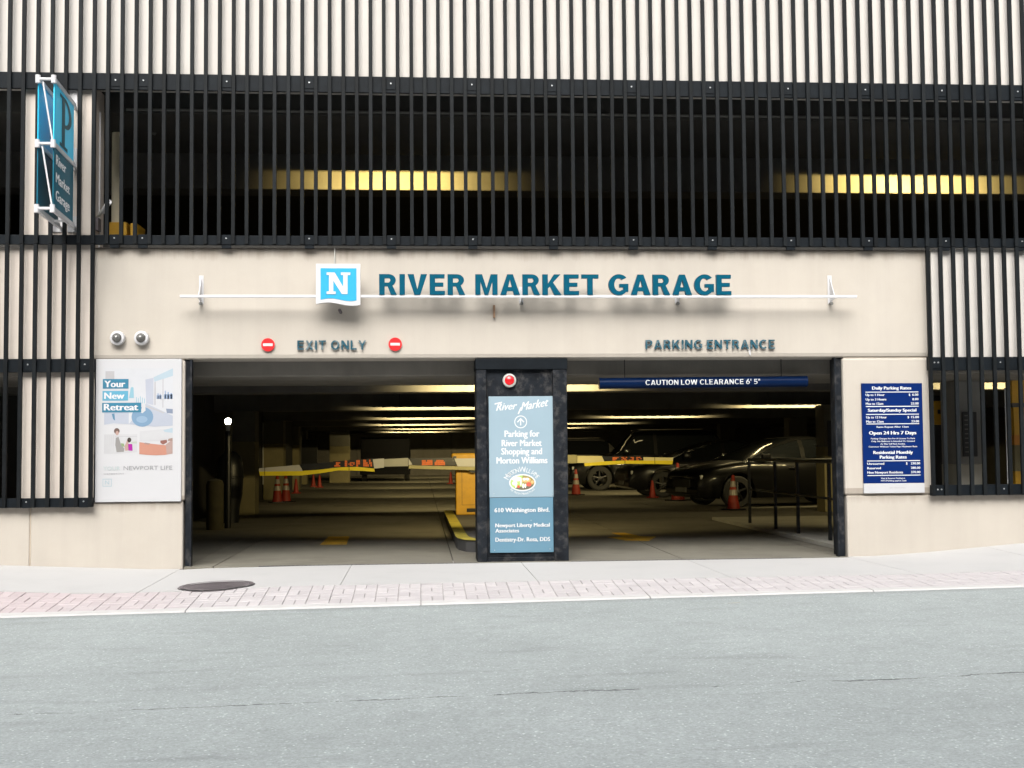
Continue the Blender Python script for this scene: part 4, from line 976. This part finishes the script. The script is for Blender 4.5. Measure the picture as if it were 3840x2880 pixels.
t = B().tube((AX(640, 435, 1.1), 1.1, AZ(640, 437, 1.1)), (AX(685, 436, 1.1), 1.1, AZ(685, 436, 1.1)), .022, M_PIPE, 10).tube((AX(662, 434, 1.1), 1.1, AZ(662, 434, 1.1)), (AX(662, 350, 1.1), 1.1, 5.08), .014, M_PIPE, 8).link('sprinkler_pipe', None, True)
tag(t, 'short grey sprinkler pipe hanging under the upper ceiling', 'pipe')

# ================================================================ LAMPS IN THE GARAGE
LAMPC = (1.0, .80, .38)
def strip_lamp(x, y, z, power, length=1.2, label='', col=LAMPC, cv=.33, spread=130):
    t = thing('strip_light', label, 'ceiling light', (x, y, z), 'strip lights between the beams')
    L2 = length/2
    B().box(x-L2-.05, x+L2+.05, y-.03, y+cv, z+.004, z+.012, M_BLACK).link('cover', t)
    B().box(x-L2, x+L2, y-.03, y-.022, z-.016, z+.004, M_BLACK).link('housing', t)
    for dx in (-L2*.7, L2*.7): B().box(x+dx-.005, x+dx+.005, y-.005, y+.005, z+.012, min(z+.7, 2.74 if z < 3 else 5.56), M_BLACK).link('hanger', t)
    ld = bpy.data.lights.new('tube_glow', 'AREA'); ld.shape = 'RECTANGLE'; ld.size = length; ld.size_y = .006; ld.spread = R(spread); ld.energy = power; ld.color = col
    lo = bpy.data.objects.new('tube', ld); COL.objects.link(lo); lo.parent = t; lo.location = (0, -.012, -.001)
    lo.rotation_euler = (R(80), 0, 0)       # faces into the depth and down
    return t
nb = ['first', 'second', 'third', 'fourth', 'fifth', 'sixth']
lowx = [[(1.3, 1.0), (8.6, .7)], [(.4, .9), (7.8, 1.0)], [(.3, .9), (6.2, 1.0)], [(-.1, .9), (5.5, .7)], [(.2, .9), (5.0, .7)], [(-.2, 1.0), (4.2, .9)]]
for i, y in enumerate(BY):
    for j, (x, pw) in enumerate(lowx[i]):
        strip_lamp(x, y-.55, ZB+(.10 if i == 0 else .056), 44*pw, 2.3, 'strip light in front of the %s ceiling beam, %s side of the lower garage' % (nb[i], ('left', 'right')[j]))
for x, pw, s in ((AX(1478, 640, 3.7), .8, 'left'), (AX(3400, 640, 3.7), 1.25, 'right')):
    strip_lamp(x, 2.36, 5.137, 60*pw, 1.3, 'strip light on the upper level, %s of the two' % s, cv=.16, spread=100, col=(1.0, .74, .24))

def glint_lamp(x, y, label, p=4):  # unseen lamp added to put glints on the car roofs and floor
    t = thing('added_glint_light', label, 'ceiling light', (x, y, 2.6), 'unseen lights added over the parked cars')
    B().box(x-.6, x+.6, y-.08, y+.08, 2.62, 2.70, M_BLACK, .01).link('housing', t)
    ld = bpy.data.lights.new('glint_glow', 'AREA'); ld.shape = 'RECTANGLE'; ld.size = 1.1; ld.size_y = .1; ld.energy = p; ld.color = LAMPC
    lo = bpy.data.objects.new('tube', ld); COL.objects.link(lo); lo.parent = t; lo.location = (0, 0, .012)
glint_lamp(7.4, 14.9, 'unseen light added for glints on the nearest dark sedan'); glint_lamp(6.4, 22.4, 'unseen light added for glints on the dark sport utility car')

# bulb on a dark post, left inside
X, Z = at(855, 1580, 7.0)
lp = thing('lamp_post', 'dark post with a bare glowing bulb inside the exit lane', 'lamp', (X, 7.0, 0))
B().tube((X, 7.0, 0), (X, 7.0, Z-.16), .05, M_BLACK, 12).link('post', lp)
B().tube((X, 7.0, Z-.16), (X, 7.0, Z-.05), .03, M_OFFW, 12, .04).link('socket', lp)
B().lathe([(.0001, -.06), (.035, -.045), (.052, -.01), (.052, .02), (.035, .045), (.0001, .055)], (X, 7.0, Z), mat('bulb_glow', (1, 1, 1), .5, .0, emit=((1, .93, .70), 14)), 20).link('bulb', lp, True)
X2 = AX(862, 1780, 8.6)
t = thing('covered_drum', 'large black rounded drum standing beside the bulb post', 'drum', (X2, 8.6, 0))
B().lathe([(.0001, 0), (.16, 0), (.17, .25), (.22, .5), (.24, .8), (.235, 1.0), (.19, 1.16), (.10, 1.25), (.0001, 1.27)], (X2, 8.6, 0), M_BLACK, 28).link('body', t, True)
B().lathe([(.243, .78), (.25, .79), (.25, .81), (.243, .82)], (X2, 8.6, 0), M_BLACK, 28).link('band', t, True)
X3 = AX(805, 1850, 7.6)
t = thing('bollard', 'faded yellow bollard at the left side of the exit lane', 'bollard', (X3, 6.6, 0))
X3 = AX(806, 1900, 6.6)
B().lathe([(.0001, 0), (.14, 0), (.14, .72), (.12, .78), (.06, .81), (.0001, .82)], (X3, 6.6, 0), mat('dirty_yellow', (0.055, 0.048, 0.022), .8, .2, 8), 20).link('post', t, True)

# ================================================================ CLEARANCE BAR
Yb = .30+.15
Yb = .44-.0
Yb = .30
xa, xb = AX(2249, 1436, Yb), AX(3022, 1430, Yb); za, zbb = AZ(2249, 1438, Yb), AZ(3022, 1430, Yb)
cb = thing('clearance_bar', 'navy blue hanging tube reading CAUTION LOW CLEARANCE', 'clearance bar', ((xa+xb)/2, Yb, za))
rr = .063
B().tube((xa, Yb, za), (xb, Yb, zbb), rr, M_NAVYD, 28).link('tube', cb, True)
B().tube((xa-.008, Yb, za), (xa+.015, Yb, za), rr+.003, M_NAVYD, 28).link('end_cap', cb)
B().tube((xb-.015, Yb, zbb), (xb+.008, Yb, zbb), rr+.003, M_NAVYD, 28).link('end_cap', cb)
for f_ in (.12, .88):
    X = xa+(xb-xa)*f_; Z = za+(zbb-za)*f_
    B().tube((X, Yb, Z+rr), (X, Yb, ZL), .005, M_BLACK, 6).link('chain', cb)
xt0, xt1 = AX(2417, 1432, Yb), AX(2845, 1432, Yb)
tb_ = B()
for pc in caps("CAUTION LOW CLEARANCE 6' 5\"", xt0, xt1, 0, .060, .17, .13): cap_mesh(tb_, pc, 0, None, M_LTXT)
bm = bmesh.new(); vv = [bm.verts.new(v) for v in tb_.v]
for f in tb_.f:
    try: bm.faces.new([vv[i] for i in f])
    except ValueError: pass
for k in range(-1, 9): bmesh.ops.bisect_plane(bm, geom=bm.verts[:]+bm.edges[:]+bm.faces[:], plane_co=(0, 0, k*.008), plane_no=(0, 0, 1))
bm.verts.index_update(); tb_ = B(); tb_.add([v.co[:] for v in bm.verts], [[v.index for v in f.verts] for f in bm.faces], M_LTXT); bm.free()
for i_, (x, y, z) in enumerate(tb_.v):
    th = (z-.028)/rr; Zc = za+(zbb-za)*(x-xa)/(xb-xa); tb_.v[i_] = (x, Yb-(rr+.0012-y)*math.cos(th), Zc+(rr+.0012-y)*math.sin(th))
tb_.link('print', cb)


# ================================================================ ISLAND, GATES
isl = thing('gate_island', 'raised concrete island with yellow painted edge behind the pillar', 'kerb island', (1.2, 1.3, 0))
outl = [(.44, 2.1), (.46, 1.75), (.54, 1.45), (.68, 1.3), (1.6, 1.3), (1.78, 1.45), (1.85, 1.75), (1.86, 2.1), (1.86, 9.0), (.42, 9.0)]
def plan(bb, pts, z0, z1, m):
    n = len(pts); vs = [(x, y, z0) for x, y in pts]+[(x, y, z1) for x, y in pts]
    bb.add(vs, [tuple(range(n-1, -1, -1)), tuple(range(n, 2*n))]+[(i, (i+1) % n, (i+1) % n+n, i+n) for i in range(n)], m)
cxo, cyo = 1.14, 5.2
inn = [(cxo+(x-cxo)*.78, cyo+(y-cyo)*.955) for x, y in outl]
b = B(); plan(b, [(cxo+(x-cxo)*.985, cyo+(y-cyo)*.995) for x, y in outl], 0, .145, mat('kerb_dark', (.045, .045, .045), .8, .2)); b.link('kerb_core', isl)
b = B(); n = len(outl)
yk_ = mat('kerb_yellow', (.50, .42, .06), .7, .2, 6, dirt=(.16, .14, .07), dirt_amt=.8, dscale=5)
b.add([(x, y, .146) for x, y in outl]+[(x, y, .151) for x, y in outl]+[(x, y, .151) for x, y in inn], [(i, (i+1) % n, n+(i+1) % n, n+i) for i in range(n)]+[(n+i, n+(i+1) % n, 2*n+(i+1) % n, 2*n+i) for i in range(n)], yk_)
b.link('painted_edge', isl)
b = B(); plan(b, inn, .1455, .149, M_GREYC); b.link('island_top', isl)

def cabinet(xa, label):
    Yc = 7.3
    t = thing('parking_gate', label, 'parking gate', (xa+.2, Yc+.2, .15))
    B().box(xa+.02, xa+.42, Yc, Yc+.38, .15, 1.02, M_YEL, .018).link('cabinet', t)
    B().box(xa-.05, xa+.49, Yc-.04, Yc+.42, 1.04, 1.19, M_YEL, .03).link('head', t)
    B().box(xa-.03, xa+.03, Yc-.045, Yc-.04, 1.05, 1.14, M_BLACK).link('hinge_cover', t)
    B().box(xa+.12, xa+.125, Yc-.004, Yc, .32, .95, M_BLACK).box(xa+.12, xa+.40, Yc-.004, Yc, .315, .32, M_BLACK).link('door_gap', t)
    B().box(xa+.20, xa+.36, Yc-.012, Yc, .2, .26, M_BLACK, .003).link('vent', t)
    B().tube((xa+.3, Yc-.12, .93), (xa+.3, Yc, .93), .07, M_BLACK, 16).link('pivot', t)
    return t
gate1 = cabinet(AX(1705, 1800, 7.3), 'orange yellow exit gate with its lowered black and white arm and wavy yellow foam edge')
Ya = 7.15
gate2 = cabinet(1.62, 'orange yellow entrance gate behind the pillar, its cream and black arm lowered to the right')
def gate_arm(t, parts, foam, marks, wires=()):
    for pts, m, nm in parts:
        B().prism([at(px, py, Ya) for px, py in pts], Ya, Ya+.05, m).link(nm, t)
    for pts, m in foam:
        B().prism([at(px, py, Ya) for px, py in pts], Ya-.006, Ya+.056, m).link('foam_edge', t)
    mk = B()
    for a, c, v0, v1, rough in marks:
        # broken orange marks, as the worn print shows
        nx_ = max(2, int((c-a)/5)); 
        for i in range(nx_):
            for j in range(3):
                if random.random() < rough: continue
                u0 = a+(c-a)*i/nx_; u1 = a+(c-a)*(i+.96)/nx_; w0 = v0+(v1-v0)*j/3; w1 = v0+(v1-v0)*(j+.94)/3
                mk.sheet([at(u0, w0, Ya-.001), at(u1, w0, Ya-.001), at(u1, w1, Ya-.001), at(u0, w1, Ya-.001)], Ya-.001, M_ORTXT)
    mk.link('orange_marks', t)
    b = B()
    for px, v0, v1 in wires: b.box(AX(px, v0, Ya)-.004, AX(px, v0, Ya)+.004, Ya-.010, Ya-.006, AZ(px, v1, Ya), AZ(px, v0, Ya), M_BLACK)
    if wires: b.link('strap', t)
    return t
gate_arm(gate1,
    [([(971, 1756), (1123, 1743), (1134, 1766), (971, 1768)], M_WHITE, 'white_panel'), ([(1124, 1742), (1250, 1732), (1250, 1752), (1190, 1762), (1135, 1765)], M_BLACK, 'black_panel'),
     ([(1250, 1730), (1398, 1720), (1398, 1753), (1250, 1753)], M_BLACK, 'black_panel'), ([(1398, 1722), (1440, 1719), (1440, 1754), (1403, 1757)], M_WHITE, 'white_panel'),
     ([(1440, 1722), (1530, 1717), (1530, 1748), (1440, 1750)], M_OFFW, 'grey_panel'), ([(1532, 1718), (1546, 1742), (1532, 1744)], M_WHITE, 'white_panel'),
     ([(1536, 1718), (1703, 1716), (1714, 1745), (1548, 1743)], M_BLACK, 'black_panel'), ([(1703, 1719), (1800, 1719), (1800, 1750), (1716, 1749)], M_WHITE, 'white_panel')],
    [([(972, 1768), (1135, 1766), (1200, 1761), (1280, 1752), (1340, 1751), (1403, 1757), (1405, 1769), (1340, 1765), (1270, 1764), (1200, 1775), (1130, 1783), (975, 1784)], M_YELB),
     ([(1533, 1745), (1800, 1751), (1800, 1764), (1533, 1757)], M_YELD)],
    [(1254, 1276, 1733, 1750, .25), (1293, 1302, 1727, 1750, .1), (1306, 1330, 1733, 1748, .3), (1336, 1350, 1726, 1750, .1), (1362, 1395, 1724, 1750, .25), (1582, 1622, 1725, 1745, .05), (1630, 1669, 1725, 1745, .2)],
    ((993, 1754, 1783), (1309, 1722, 1765)))
gate_arm(gate2,
    [([(2100, 1706), (2163, 1706), (2163, 1737), (2100, 1737)], M_YELD, 'dull_panel'), ([(2165, 1709), (2257, 1710), (2266, 1730), (2266, 1735), (2165, 1736)], mat('cream_panel', (.70, .64, .34), .5, .05), 'cream_panel'),
     ([(2258, 1711), (2413, 1714), (2413, 1728), (2268, 1730)], M_BLACK, 'black_panel'), ([(2413, 1714), (2524, 1716), (2524, 1727), (2413, 1727)], mat('cream_panel', (.70, .64, .34), .5, .05), 'cream_panel')],
    [([(2191, 1737), (2270, 1730), (2340, 1727), (2524, 1727), (2521, 1741), (2440, 1740), (2340, 1739), (2193, 1748)], M_YELB)],
    [(2297, 2320, 1714, 1727, .35), (2330, 2352, 1714, 1727, .35), (2358, 2377, 1714, 1727, .3), (2386, 2412, 1714, 1727, .35)],
    ((2343, 1727, 1739), (2455, 1715, 1740)))

# painted floor marks
def mark(pts, label):
    b = B(); b.add([(x, y, .004) for x, y in pts], [tuple(range(len(pts)))], mat('floor_yellow', (.62, .36, .02), .8, .25, 9, dirt=(.20, .17, .08), dirt_amt=.9, dscale=5)); o = b.link('floor_marking'); tag(o, label, 'floor marking')
mark([(-1.33, 2.9), (-.98, 2.9), (-1.03, 4.5), (-1.33, 4.5)], 'worn yellow block painted on the exit lane floor')
mark([(2.75, 2.9), (3.05, 2.8), (3.3, 3.6), (3.1, 3.7), (3.0, 4.5), (2.8, 4.5), (2.85, 3.7), (2.6, 3.6)], 'worn yellow arrow patch painted on the entrance lane floor')

# ================================================================ HANDRAIL
hr = thing('handrail', 'black metal handrail along the raised walk inside the entrance', 'handrail', (5.2, 1.9, .05))
for Y in (5.7, 4.25, 3.15, 1.8, .6):
    B().box(5.18, 5.22, Y-.02, Y+.02, .05, 1.03, M_BLACK).link('post', hr)
B().tube((5.2, .5, 1.05), (5.2, 5.75, 1.05), .022, M_BLACK, 10).link('top_rail', hr)
B().tube((5.2, .5, .58), (5.2, 5.75, .58), .016, M_BLACK, 10).link('mid_rail', hr)
B().tube((5.2, 5.72, 1.05), (6.9, 5.72, 1.05), .022, M_BLACK, 10).link('return_rail', hr)

# black notice on the column right
Yk = 9.59; xk0 = AX(3103, 1640, Yk); 
t = thing('wall_notice', 'black notice board on the grey column at the entrance side', 'notice', (xk0, Yk, 1.3))
B().box(xk0, AX(3142, 1640, Yk), Yk-.02, Yk+.0, AZ(3120, 1712, Yk), AZ(3120, 1577, Yk), M_BLACK, .004).link('board', t)
b = B()
for k in range(3): b.box(xk0+.08, xk0+.13, Yk-.023, Yk-.021, AZ(3120, 1594+k*9, Yk)-.02, AZ(3120, 1594+k*9, Yk)+.01, M_OFFW)
b.link('marks', t)

# ================================================================ CONES
def make_cone(h, collars, m=M_ORANGE, name='traffic_cone'):
    t = thing(name, '', 'traffic cone', (0, 0, 0), 'traffic cones in the garage')
    r0 = .13*h/.7; 
    B().box(-r0*1.35, r0*1.35, -r0*1.35, r0*1.35, 0, .03, M_BLACK if h > .6 else m, .006).link('base', t)
    B().lathe([(r0, .03), (r0*.96, .05), (.028, h-.01), (.02, h), (.0001, h)], (0, 0, 0), m, 20).link('body', t, True)
    for a, c in collars:
        ra = r0+(.028-r0)*(a*h-.03)/(h-.04)+.003; rc = r0+(.028-r0)*(c*h-.03)/(h-.04)+.003
        B().lathe([(ra, a*h), (rc, c*h)], (0, 0, 0), M_REFL, 20).link('collar', t, True)
    return t
big = make_cone(.9, ((.53, .68), (.73, .88))); small = make_cone(.44, ()); mid = make_cone(.7, ((.42, .58), (.66, .82)))
def put(o, x, y, lab, first=[]):
    c = o if o.name not in first else copy_tree(o)
    first.append(o.name); c.location = (x, y, 0); c['label'] = lab; c.rotation_euler = (0, 0, random.random()*1.5)
put(big, 6.12, 15.7, 'tall orange cone with two pale collars at the end of the entrance gate arm')
put(small, 5.86, 17.6, 'small plain orange cone left of the tall collared cone')
put(mid, 6.25, 10.9, 'dark orange cone with grey collars in front of the nearest car wheel')
put(mid, AX(1040, 1850, 17.2), 17.2, 'left cone of the collared pair by the painted column')
put(mid, AX(1072, 1850, 17.6), 17.6, 'right cone of the collared pair by the painted column')
put(small, AX(1110, 1800, 24), 24, 'plain orange cone behind the collared pair under the exit arm')
put(small, AX(1175, 1800, 31), 31, 'far plain orange cone, left of two under the exit arm')
put(small, AX(1198, 1800, 30), 30, 'far plain orange cone, right of two under the exit arm')
put(small, AX(1690, 1785, 33), 33, 'far orange cone just left of the gate cabinet')
put(mid, AX(2160, 1840, 20), 20, 'dark collared cone just right of the pillar beside the parked cars')

# ================================================================ CARS
def make_car(name, label, paint, L, H, W, kind, loc, rot):
    """side profile lofted across the width; +x is forward"""
    t = thing(name, label, 'car', (0, 0, 0), 'parked cars in the garage')
    hl = L/2
    if kind == 'suv':
        belt = [(-hl, .72), (-hl+.06, 1.02), (-hl+.7, 1.09), (0, 1.10), (hl-1.3, 1.08), (hl-.8, 1.02), (hl-.35, .92), (hl-.08, .78), (hl, .64)]
        roof = [(-hl+.05, 1.05), (-hl+.35, H-.15), (-hl+.7, H-.02), (-.4, H), (.35, H-.06), (hl-1.55, 1.18), (hl-1.25, 1.02)]
    else:
        belt = [(-hl, .70), (-hl+.08, .92), (-hl+.6, 1.0), (0, .97), (hl-1.3, .965), (hl-.9, .93), (hl-.45, .86), (hl-.14, .78), (hl-.03, .70), (hl, .60)]
        roof = [(-hl+.40, .98), (-hl+1.0, H-.19), (-hl+1.6, H-.045), (-.50, H), (-.05, H-.03), (.45, H-.17), (hl-1.38, 1.10), (hl-1.05, .94)]
    def ev(c, x): return plin(c, x)
    nx = 110; xs = [-hl+L*i/nx for i in range(nx+1)]; rw_ = .33 if kind != 'suv' else .37
    b = B(); rows = []
    hw0 = W/2
    for x in xs:
        e = abs(x)/hl; hw = hw0*(1-.13*max(0, (e-.78)/.22)**2.2); zt_ = ev(belt, x); z0 = .20+.08*max(0, (e-.9)/.1)
        crown = .03; za = 0
        for xw in (-hl+.92, hl-.88):
            if abs(x-xw) < rw_+.055: za = max(za, rw_+math.sqrt((rw_+.055)**2-(x-xw)**2))
        za = min(za, zt_-.16)
        half = [(.96, max(z0, za)), (.985, max(z0+.10, za+.004)), (1.0, max((z0+zt_)/2, za+.02)), (.995, max(zt_-.22, za+.04)), (.97, zt_-.07), (.91, zt_-.012), (.72, zt_+crown*.6)]
        rows.append([(x, -hw*a_, z_) for a_, z_ in half]+[(x, 0, zt_+crown)]+[(x, hw*a_, z_) for a_, z_ in reversed(half)])
    k = len(rows[0]); vs = [p for r_ in rows for p in r_]
    fs = [(i*k+j, i*k+j+1, (i+1)*k+j+1, (i+1)*k+j) for i in range(nx) for j in range(k-1)]+[(i*k+k-1, i*k, (i+1)*k, (i+1)*k+k-1) for i in range(nx)]
    fs += [tuple(range(k)), tuple(range((nx+1)*k-1, nx*k-1, -1))]
    b.add(vs, fs, paint); b.link('body', t, True)
    # cabin: glass shell with painted roof and pillars
    xr0, xr1 = roof[0][0], roof[-1][0]; nr = 26; rows = []
    def cab(x, lift=0.0):
        zr = ev(roof, x)+lift; zb_ = ev(belt, x)-.03; f = max(0, min(1, (zr-zb_)/(H-zb_))); hb = hw0*.93+lift; ht = hb-.20*f
        return [(x, -hb, zb_), (x, -(hb*.45+ht*.55), zb_+(zr-zb_)*.55), (x, -ht-.0, zb_+(zr-zb_)*.88), (x, -ht*.86, zb_+(zr-zb_)*.985), (x, 0, zr+.015*f),
                (x, ht*.86, zb_+(zr-zb_)*.985), (x, ht, zb_+(zr-zb_)*.88), (x, hb*.45+ht*.55, zb_+(zr-zb_)*.55), (x, hb, zb_)]
    xr = [xr0+(xr1-xr0)*i/nr for i in range(nr+1)]
    rows = [cab(x) for x in xr]; k = 9; vs = [p for r_ in rows for p in r_]
    b = B(); b.add(vs, [(i*k+j, i*k+j+1, (i+1)*k+j+1, (i+1)*k+j) for i in range(nr) for j in range(k-1)], M_GLASS); b.link('glasshouse', t, True)
    rx0_ = roof[2][0]-.1; rx1_ = roof[4][0]+.05
    rr_ = [cab(x, .008) for x in [rx0_+(rx1_-rx0_)*i/14 for i in range(15)]]
    b = B(); vs = [p for r_ in rr_ for p in r_[2:7]]; b.add(vs, [(i*5+j, i*5+j+1, (i+1)*5+j+1, (i+1)*5+j) for i in range(14) for j in range(4)], paint); b.link('roof', t, True)
    for sgn in (-1, 1):
        # A pillar, B pillar, C pillar as painted strips over the glass
        for xa_, xb_ in ((roof[4][0], xr1), ):
            b = B(); n_ = 10; vs = []
            for i in range(n_+1):
                x = xa_+(xb_-xa_)*i/n_; c_ = cab(x, .010); j = 2 if sgn < 0 else 6; j2 = 3 if sgn < 0 else 5
                vs += [c_[j], c_[j2]]
            b.add(vs, [(2*i, 2*i+1, 2*i+3, 2*i+2) for i in range(n_)], paint); b.link('windscreen_pillar', t, True)
        xm = -.15
        c0, c1 = cab(xm-.05, .008), cab(xm+.05, .008); ids = (0, 1, 2) if sgn < 0 else (8, 7, 6)
        b = B(); vs = [c0[i] for i in ids]+[c1[i] for i in ids]; b.add(vs, [(0, 1, 4, 3), (1, 2, 5, 4)], paint); b.link('door_pillar', t)
        c0, c1 = cab(roof[1][0]-.25, .008), cab(roof[1][0]+.12, .008)
        b = B(); vs = [c0[i] for i in ids]+[c1[i] for i in ids]; b.add(vs, [(0, 1, 4, 3), (1, 2, 5, 4)], paint); b.link('rear_pillar', t)
        y = sgn*hw0
        B().box(xr1-.55, xr1-.35, min(y*.97, y*1.10), max(y*.97, y*1.10), ev(belt, xr1-.4)+.02, ev(belt, xr1-.4)+.15, paint, .03).link('mirror', t, True)
        for xd in (-.95, .15): B().box(xd-.09, xd+.09, min(y*.99, y*1.025), max(y*.99, y*1.025), ev(belt, xd)-.17, ev(belt, xd)-.14, M_CHROME if paint != M_CARB else paint, .006).link('door_handle', t)
        B().box(hl-.30, hl-.055, min(y*.56, y*.90), max(y*.56, y*.90), ev(belt, hl-.1)-.16, ev(belt, hl-.1)-.06, M_LAMPG, .02).link('headlight', t, True)
        B().box(-hl-.005, -hl+.1, min(y*.55, y*.88), max(y*.55, y*.88), .72, .86, M_RED, .02).link('tail_light', t)
        for xw in (-hl+.92, hl-.88):
            rw = .33 if kind != 'suv' else .37; yw_ = sgn*(hw0-.13)
            wl = B().lathe([(rw*.62, -.10), (rw*.9, -.11), (rw, -.08), (rw, .08), (rw*.9, .11), (rw*.62, .10)], (xw, yw_, rw), M_TYRE, 28, 'y').link('wheel', t, True)
            q_ = B().lathe([(rw*.64, -.06), (rw*.60, .06), (rw*.60, -.02)], (xw, yw_, rw), M_RIM, 24, 'y'); yy = yw_+sgn*.06
            for s_ in range(5):
                a_ = 2*math.pi*s_/5+.3; q_.tube((xw, yy, rw), (xw+rw*.6*math.cos(a_), yy, rw+rw*.6*math.sin(a_)), .035, M_RIM, 6, .025)
            q_.tube((xw, yy-sgn*.02, rw), (xw, yy+sgn*.025, rw), .06, M_RIM, 10); q_.link('rim', wl)
    B().box(hl-.05, hl+.01, -hw0*.48, hw0*.48, .42, .60, M_BLACK, .01).link('grille', t)
    B().box(hl-.01, hl+.02, -.26, .26, .32, .42, M_PIPE, .004).link('number_plate', t)
    if kind == 'suv':
        for sgn in (-1, 1): B().tube((-hl+.8, sgn*hw0*.66, H+.03), (.3, sgn*hw0*.66, H+.02), .018, M_CHROME, 8).link('roof_rail', t)
    t.location = loc; t.rotation_euler = (0, 0, R(rot)); return t
make_car('parked_car', 'nearest dark sedan facing left, behind the handrail', M_CARG, 4.6, 1.47, 1.82, 'sedan', (7.75, 12.9, 0), 193)
make_car('parked_car', 'black sedan behind the entrance gate arm, second in the row', M_CARB, 4.7, 1.45, 1.84, 'sedan', (7.55, 18.6, 0), 184)
make_car('parked_car', 'large dark sport utility car with roof rails beyond the black sedan', M_CARB, 4.9, 1.80, 1.95, 'suv', (6.9, 24.3, 0), 181)
make_car('parked_car', 'farthest car of the row, silver grey, just right of the pillar', M_CARS, 4.5, 1.62, 1.85, 'suv', (4.9, 31.0, 0), 180)
# van seen from behind at the far end of the exit lane
M_VAN = mat('van_paint', (.006, .006, .007), .9, spec=.08)
v = thing('parked_van', 'dark van with a pale lower tailgate at the far end of the exit lane', 'van', (0, 0, 0))
xv0, xv1, Yv = AX(1352, 1700, 38), AX(1536, 1700, 38), 38
zt_ = AZ(1440, 1641, 38)
B().box(xv0, xv1, Yv, Yv+4.6, .32, zt_, M_VAN, .06).link('body', v, True)
B().box(xv0+.12, xv1-.12, Yv-.012, Yv, zt_-.62, zt_-.14, M_VAN, .004).link('rear_window', v)
B().box(xv0+.7, xv1-.06, Yv-.02, Yv-.001, .62, .86, M_PIPE, .01).link('tailgate_panel', v)
B().box(xv0-.02, xv1+.02, Yv-.08, Yv, .28, .48, M_VAN, .02).link('bumper', v)
for X in (xv0+.12, xv1-.12):
    B().tube((X-.1, Yv+.8, .33), (X+.1, Yv+.8, .33), .33, M_TYRE, 20).link('wheel', v)
# dark door panel near the far end
X0_, X1_ = AX(1128, 1700, 33.8), AX(1190, 1700, 33.8)
t = thing('hanging_board', 'dark upright panel hanging beside the far columns', 'board', (X0_, 33.8, .8))
B().box(X0_, X1_, 33.8, 33.86, AZ(1160, 1765, 33.8), AZ(1160, 1648, 33.8), M_BLACK, .01).link('board', t)
B().tube((X1_-.08, 33.83, AZ(1160, 1648, 33.8)), (X1_-.08, 33.83, 2.7), .02, M_BLACK, 8).link('hanger', t)

# ================================================================ THINGS BEHIND THE RIGHT LOWER SCREEN
Yw = 2.0
column(AX(3590, 1700, Yw), AX(3688, 1700, Yw), Yw, Yw+.5, AZ(3640, 1740, Yw), 2.09, mu=mat('soft_grey_paint', (.20, .20, .19), .8), ml=mat('pale_grey_paint', (.34, .33, .28), .8))
t = thing('column_notice', 'black notice board with pale lettering on the column behind the right screen', 'notice', (AX(3620, 1640, Yw), Yw, 1.2))
B().box(AX(3608, 1640, Yw), AX(3661, 1640, Yw), Yw-.03, Yw-.004, AZ(3640, 1712, Yw), AZ(3640, 1545, Yw), M_BLACK, .004).link('board', t)
b = B()
for k in range(9):
    z = AZ(3630, 1558+k*17, Yw-.03); b.box(AX(3612, 1640, Yw)+.01, AX(3612, 1640, Yw)+.05+.03*random.random(), Yw-.033, Yw-.031, z-.009, z+.006, M_PIPE)
b.link('marks', t)
Yy = 2.6
t = thing('call_box', 'yellow call box behind the left slats of the right screen', 'call box', (AX(3540, 1550, Yy), Yy, 1.3))
B().box(AX(3500, 1550, Yy), AX(3578, 1550, Yy), Yy, Yy+.2, AZ(3540, 1592, Yy), AZ(3540, 1503, Yy), M_YEL, .01).link('box', t)
B().box(AX(3500, 1550, Yy)-.01, AX(3578, 1550, Yy)+.01, Yy-.01, Yy+.22, AZ(3540, 1502, Yy), AZ(3540, 1484, Yy), M_BLACK, .01).link('hood', t)
B().box(AX(3516, 1550, Yy), AX(3526, 1550, Yy), Yy-.008, Yy, AZ(3540, 1552, Yy), AZ(3540, 1536, Yy), M_BLACK).link('button', t)
B().box(AX(3510, 1700, Yy), AX(3570, 1700, Yy), Yy+.03, Yy+.17, 0, AZ(3540, 1593, Yy), M_DARKC, .01).link('stand', t)
t = thing('yellow_post', 'tall yellow post with white and grey bands at the right edge', 'post', (AX(3815, 1600, Yw), Yw, 0))
xq0, xq1 = AX(3796, 1500, Yw), AX(3862, 1500, Yw)
for i, (a_, c_, m) in enumerate(((1372, 1404, M_YEL), (1405, 1411, M_WHITE), (1412, 1510, M_YEL), (1511, 1526, M_GREYC), (1527, 1630, M_YEL), (1631, 1668, mat('amber', (.55, .22, .02), .5)), (1669, 1766, M_COLY), (1767, 1820, M_YEL))):
    B().box(xq0+.02*(i > 3), xq1, Yw+.002*i, Yw+.12, AZ(3820, c_+1, Yw), AZ(3820, a_, Yw), m).link('band', t)
B().box(xq0, xq1, Yw+.02, Yw+.1, 0, AZ(3820, 1822, Yw), M_COLY).link('foot', t)
t = B().tube((AX(3768, 1455, 1.2), 1.2, AZ(3768, 1455, 1.2)), (AX(3781, 1820, 1.2), 1.2, .3), .008, M_ALU, 8).link('hanging_cable'); tag(t, 'thin pale cable hanging behind the right screen', 'cable')
wall('inner_wall', 5.95, XR, 4.6, 4.8, 0, 2.74, M_DARKC, 0) if False else None
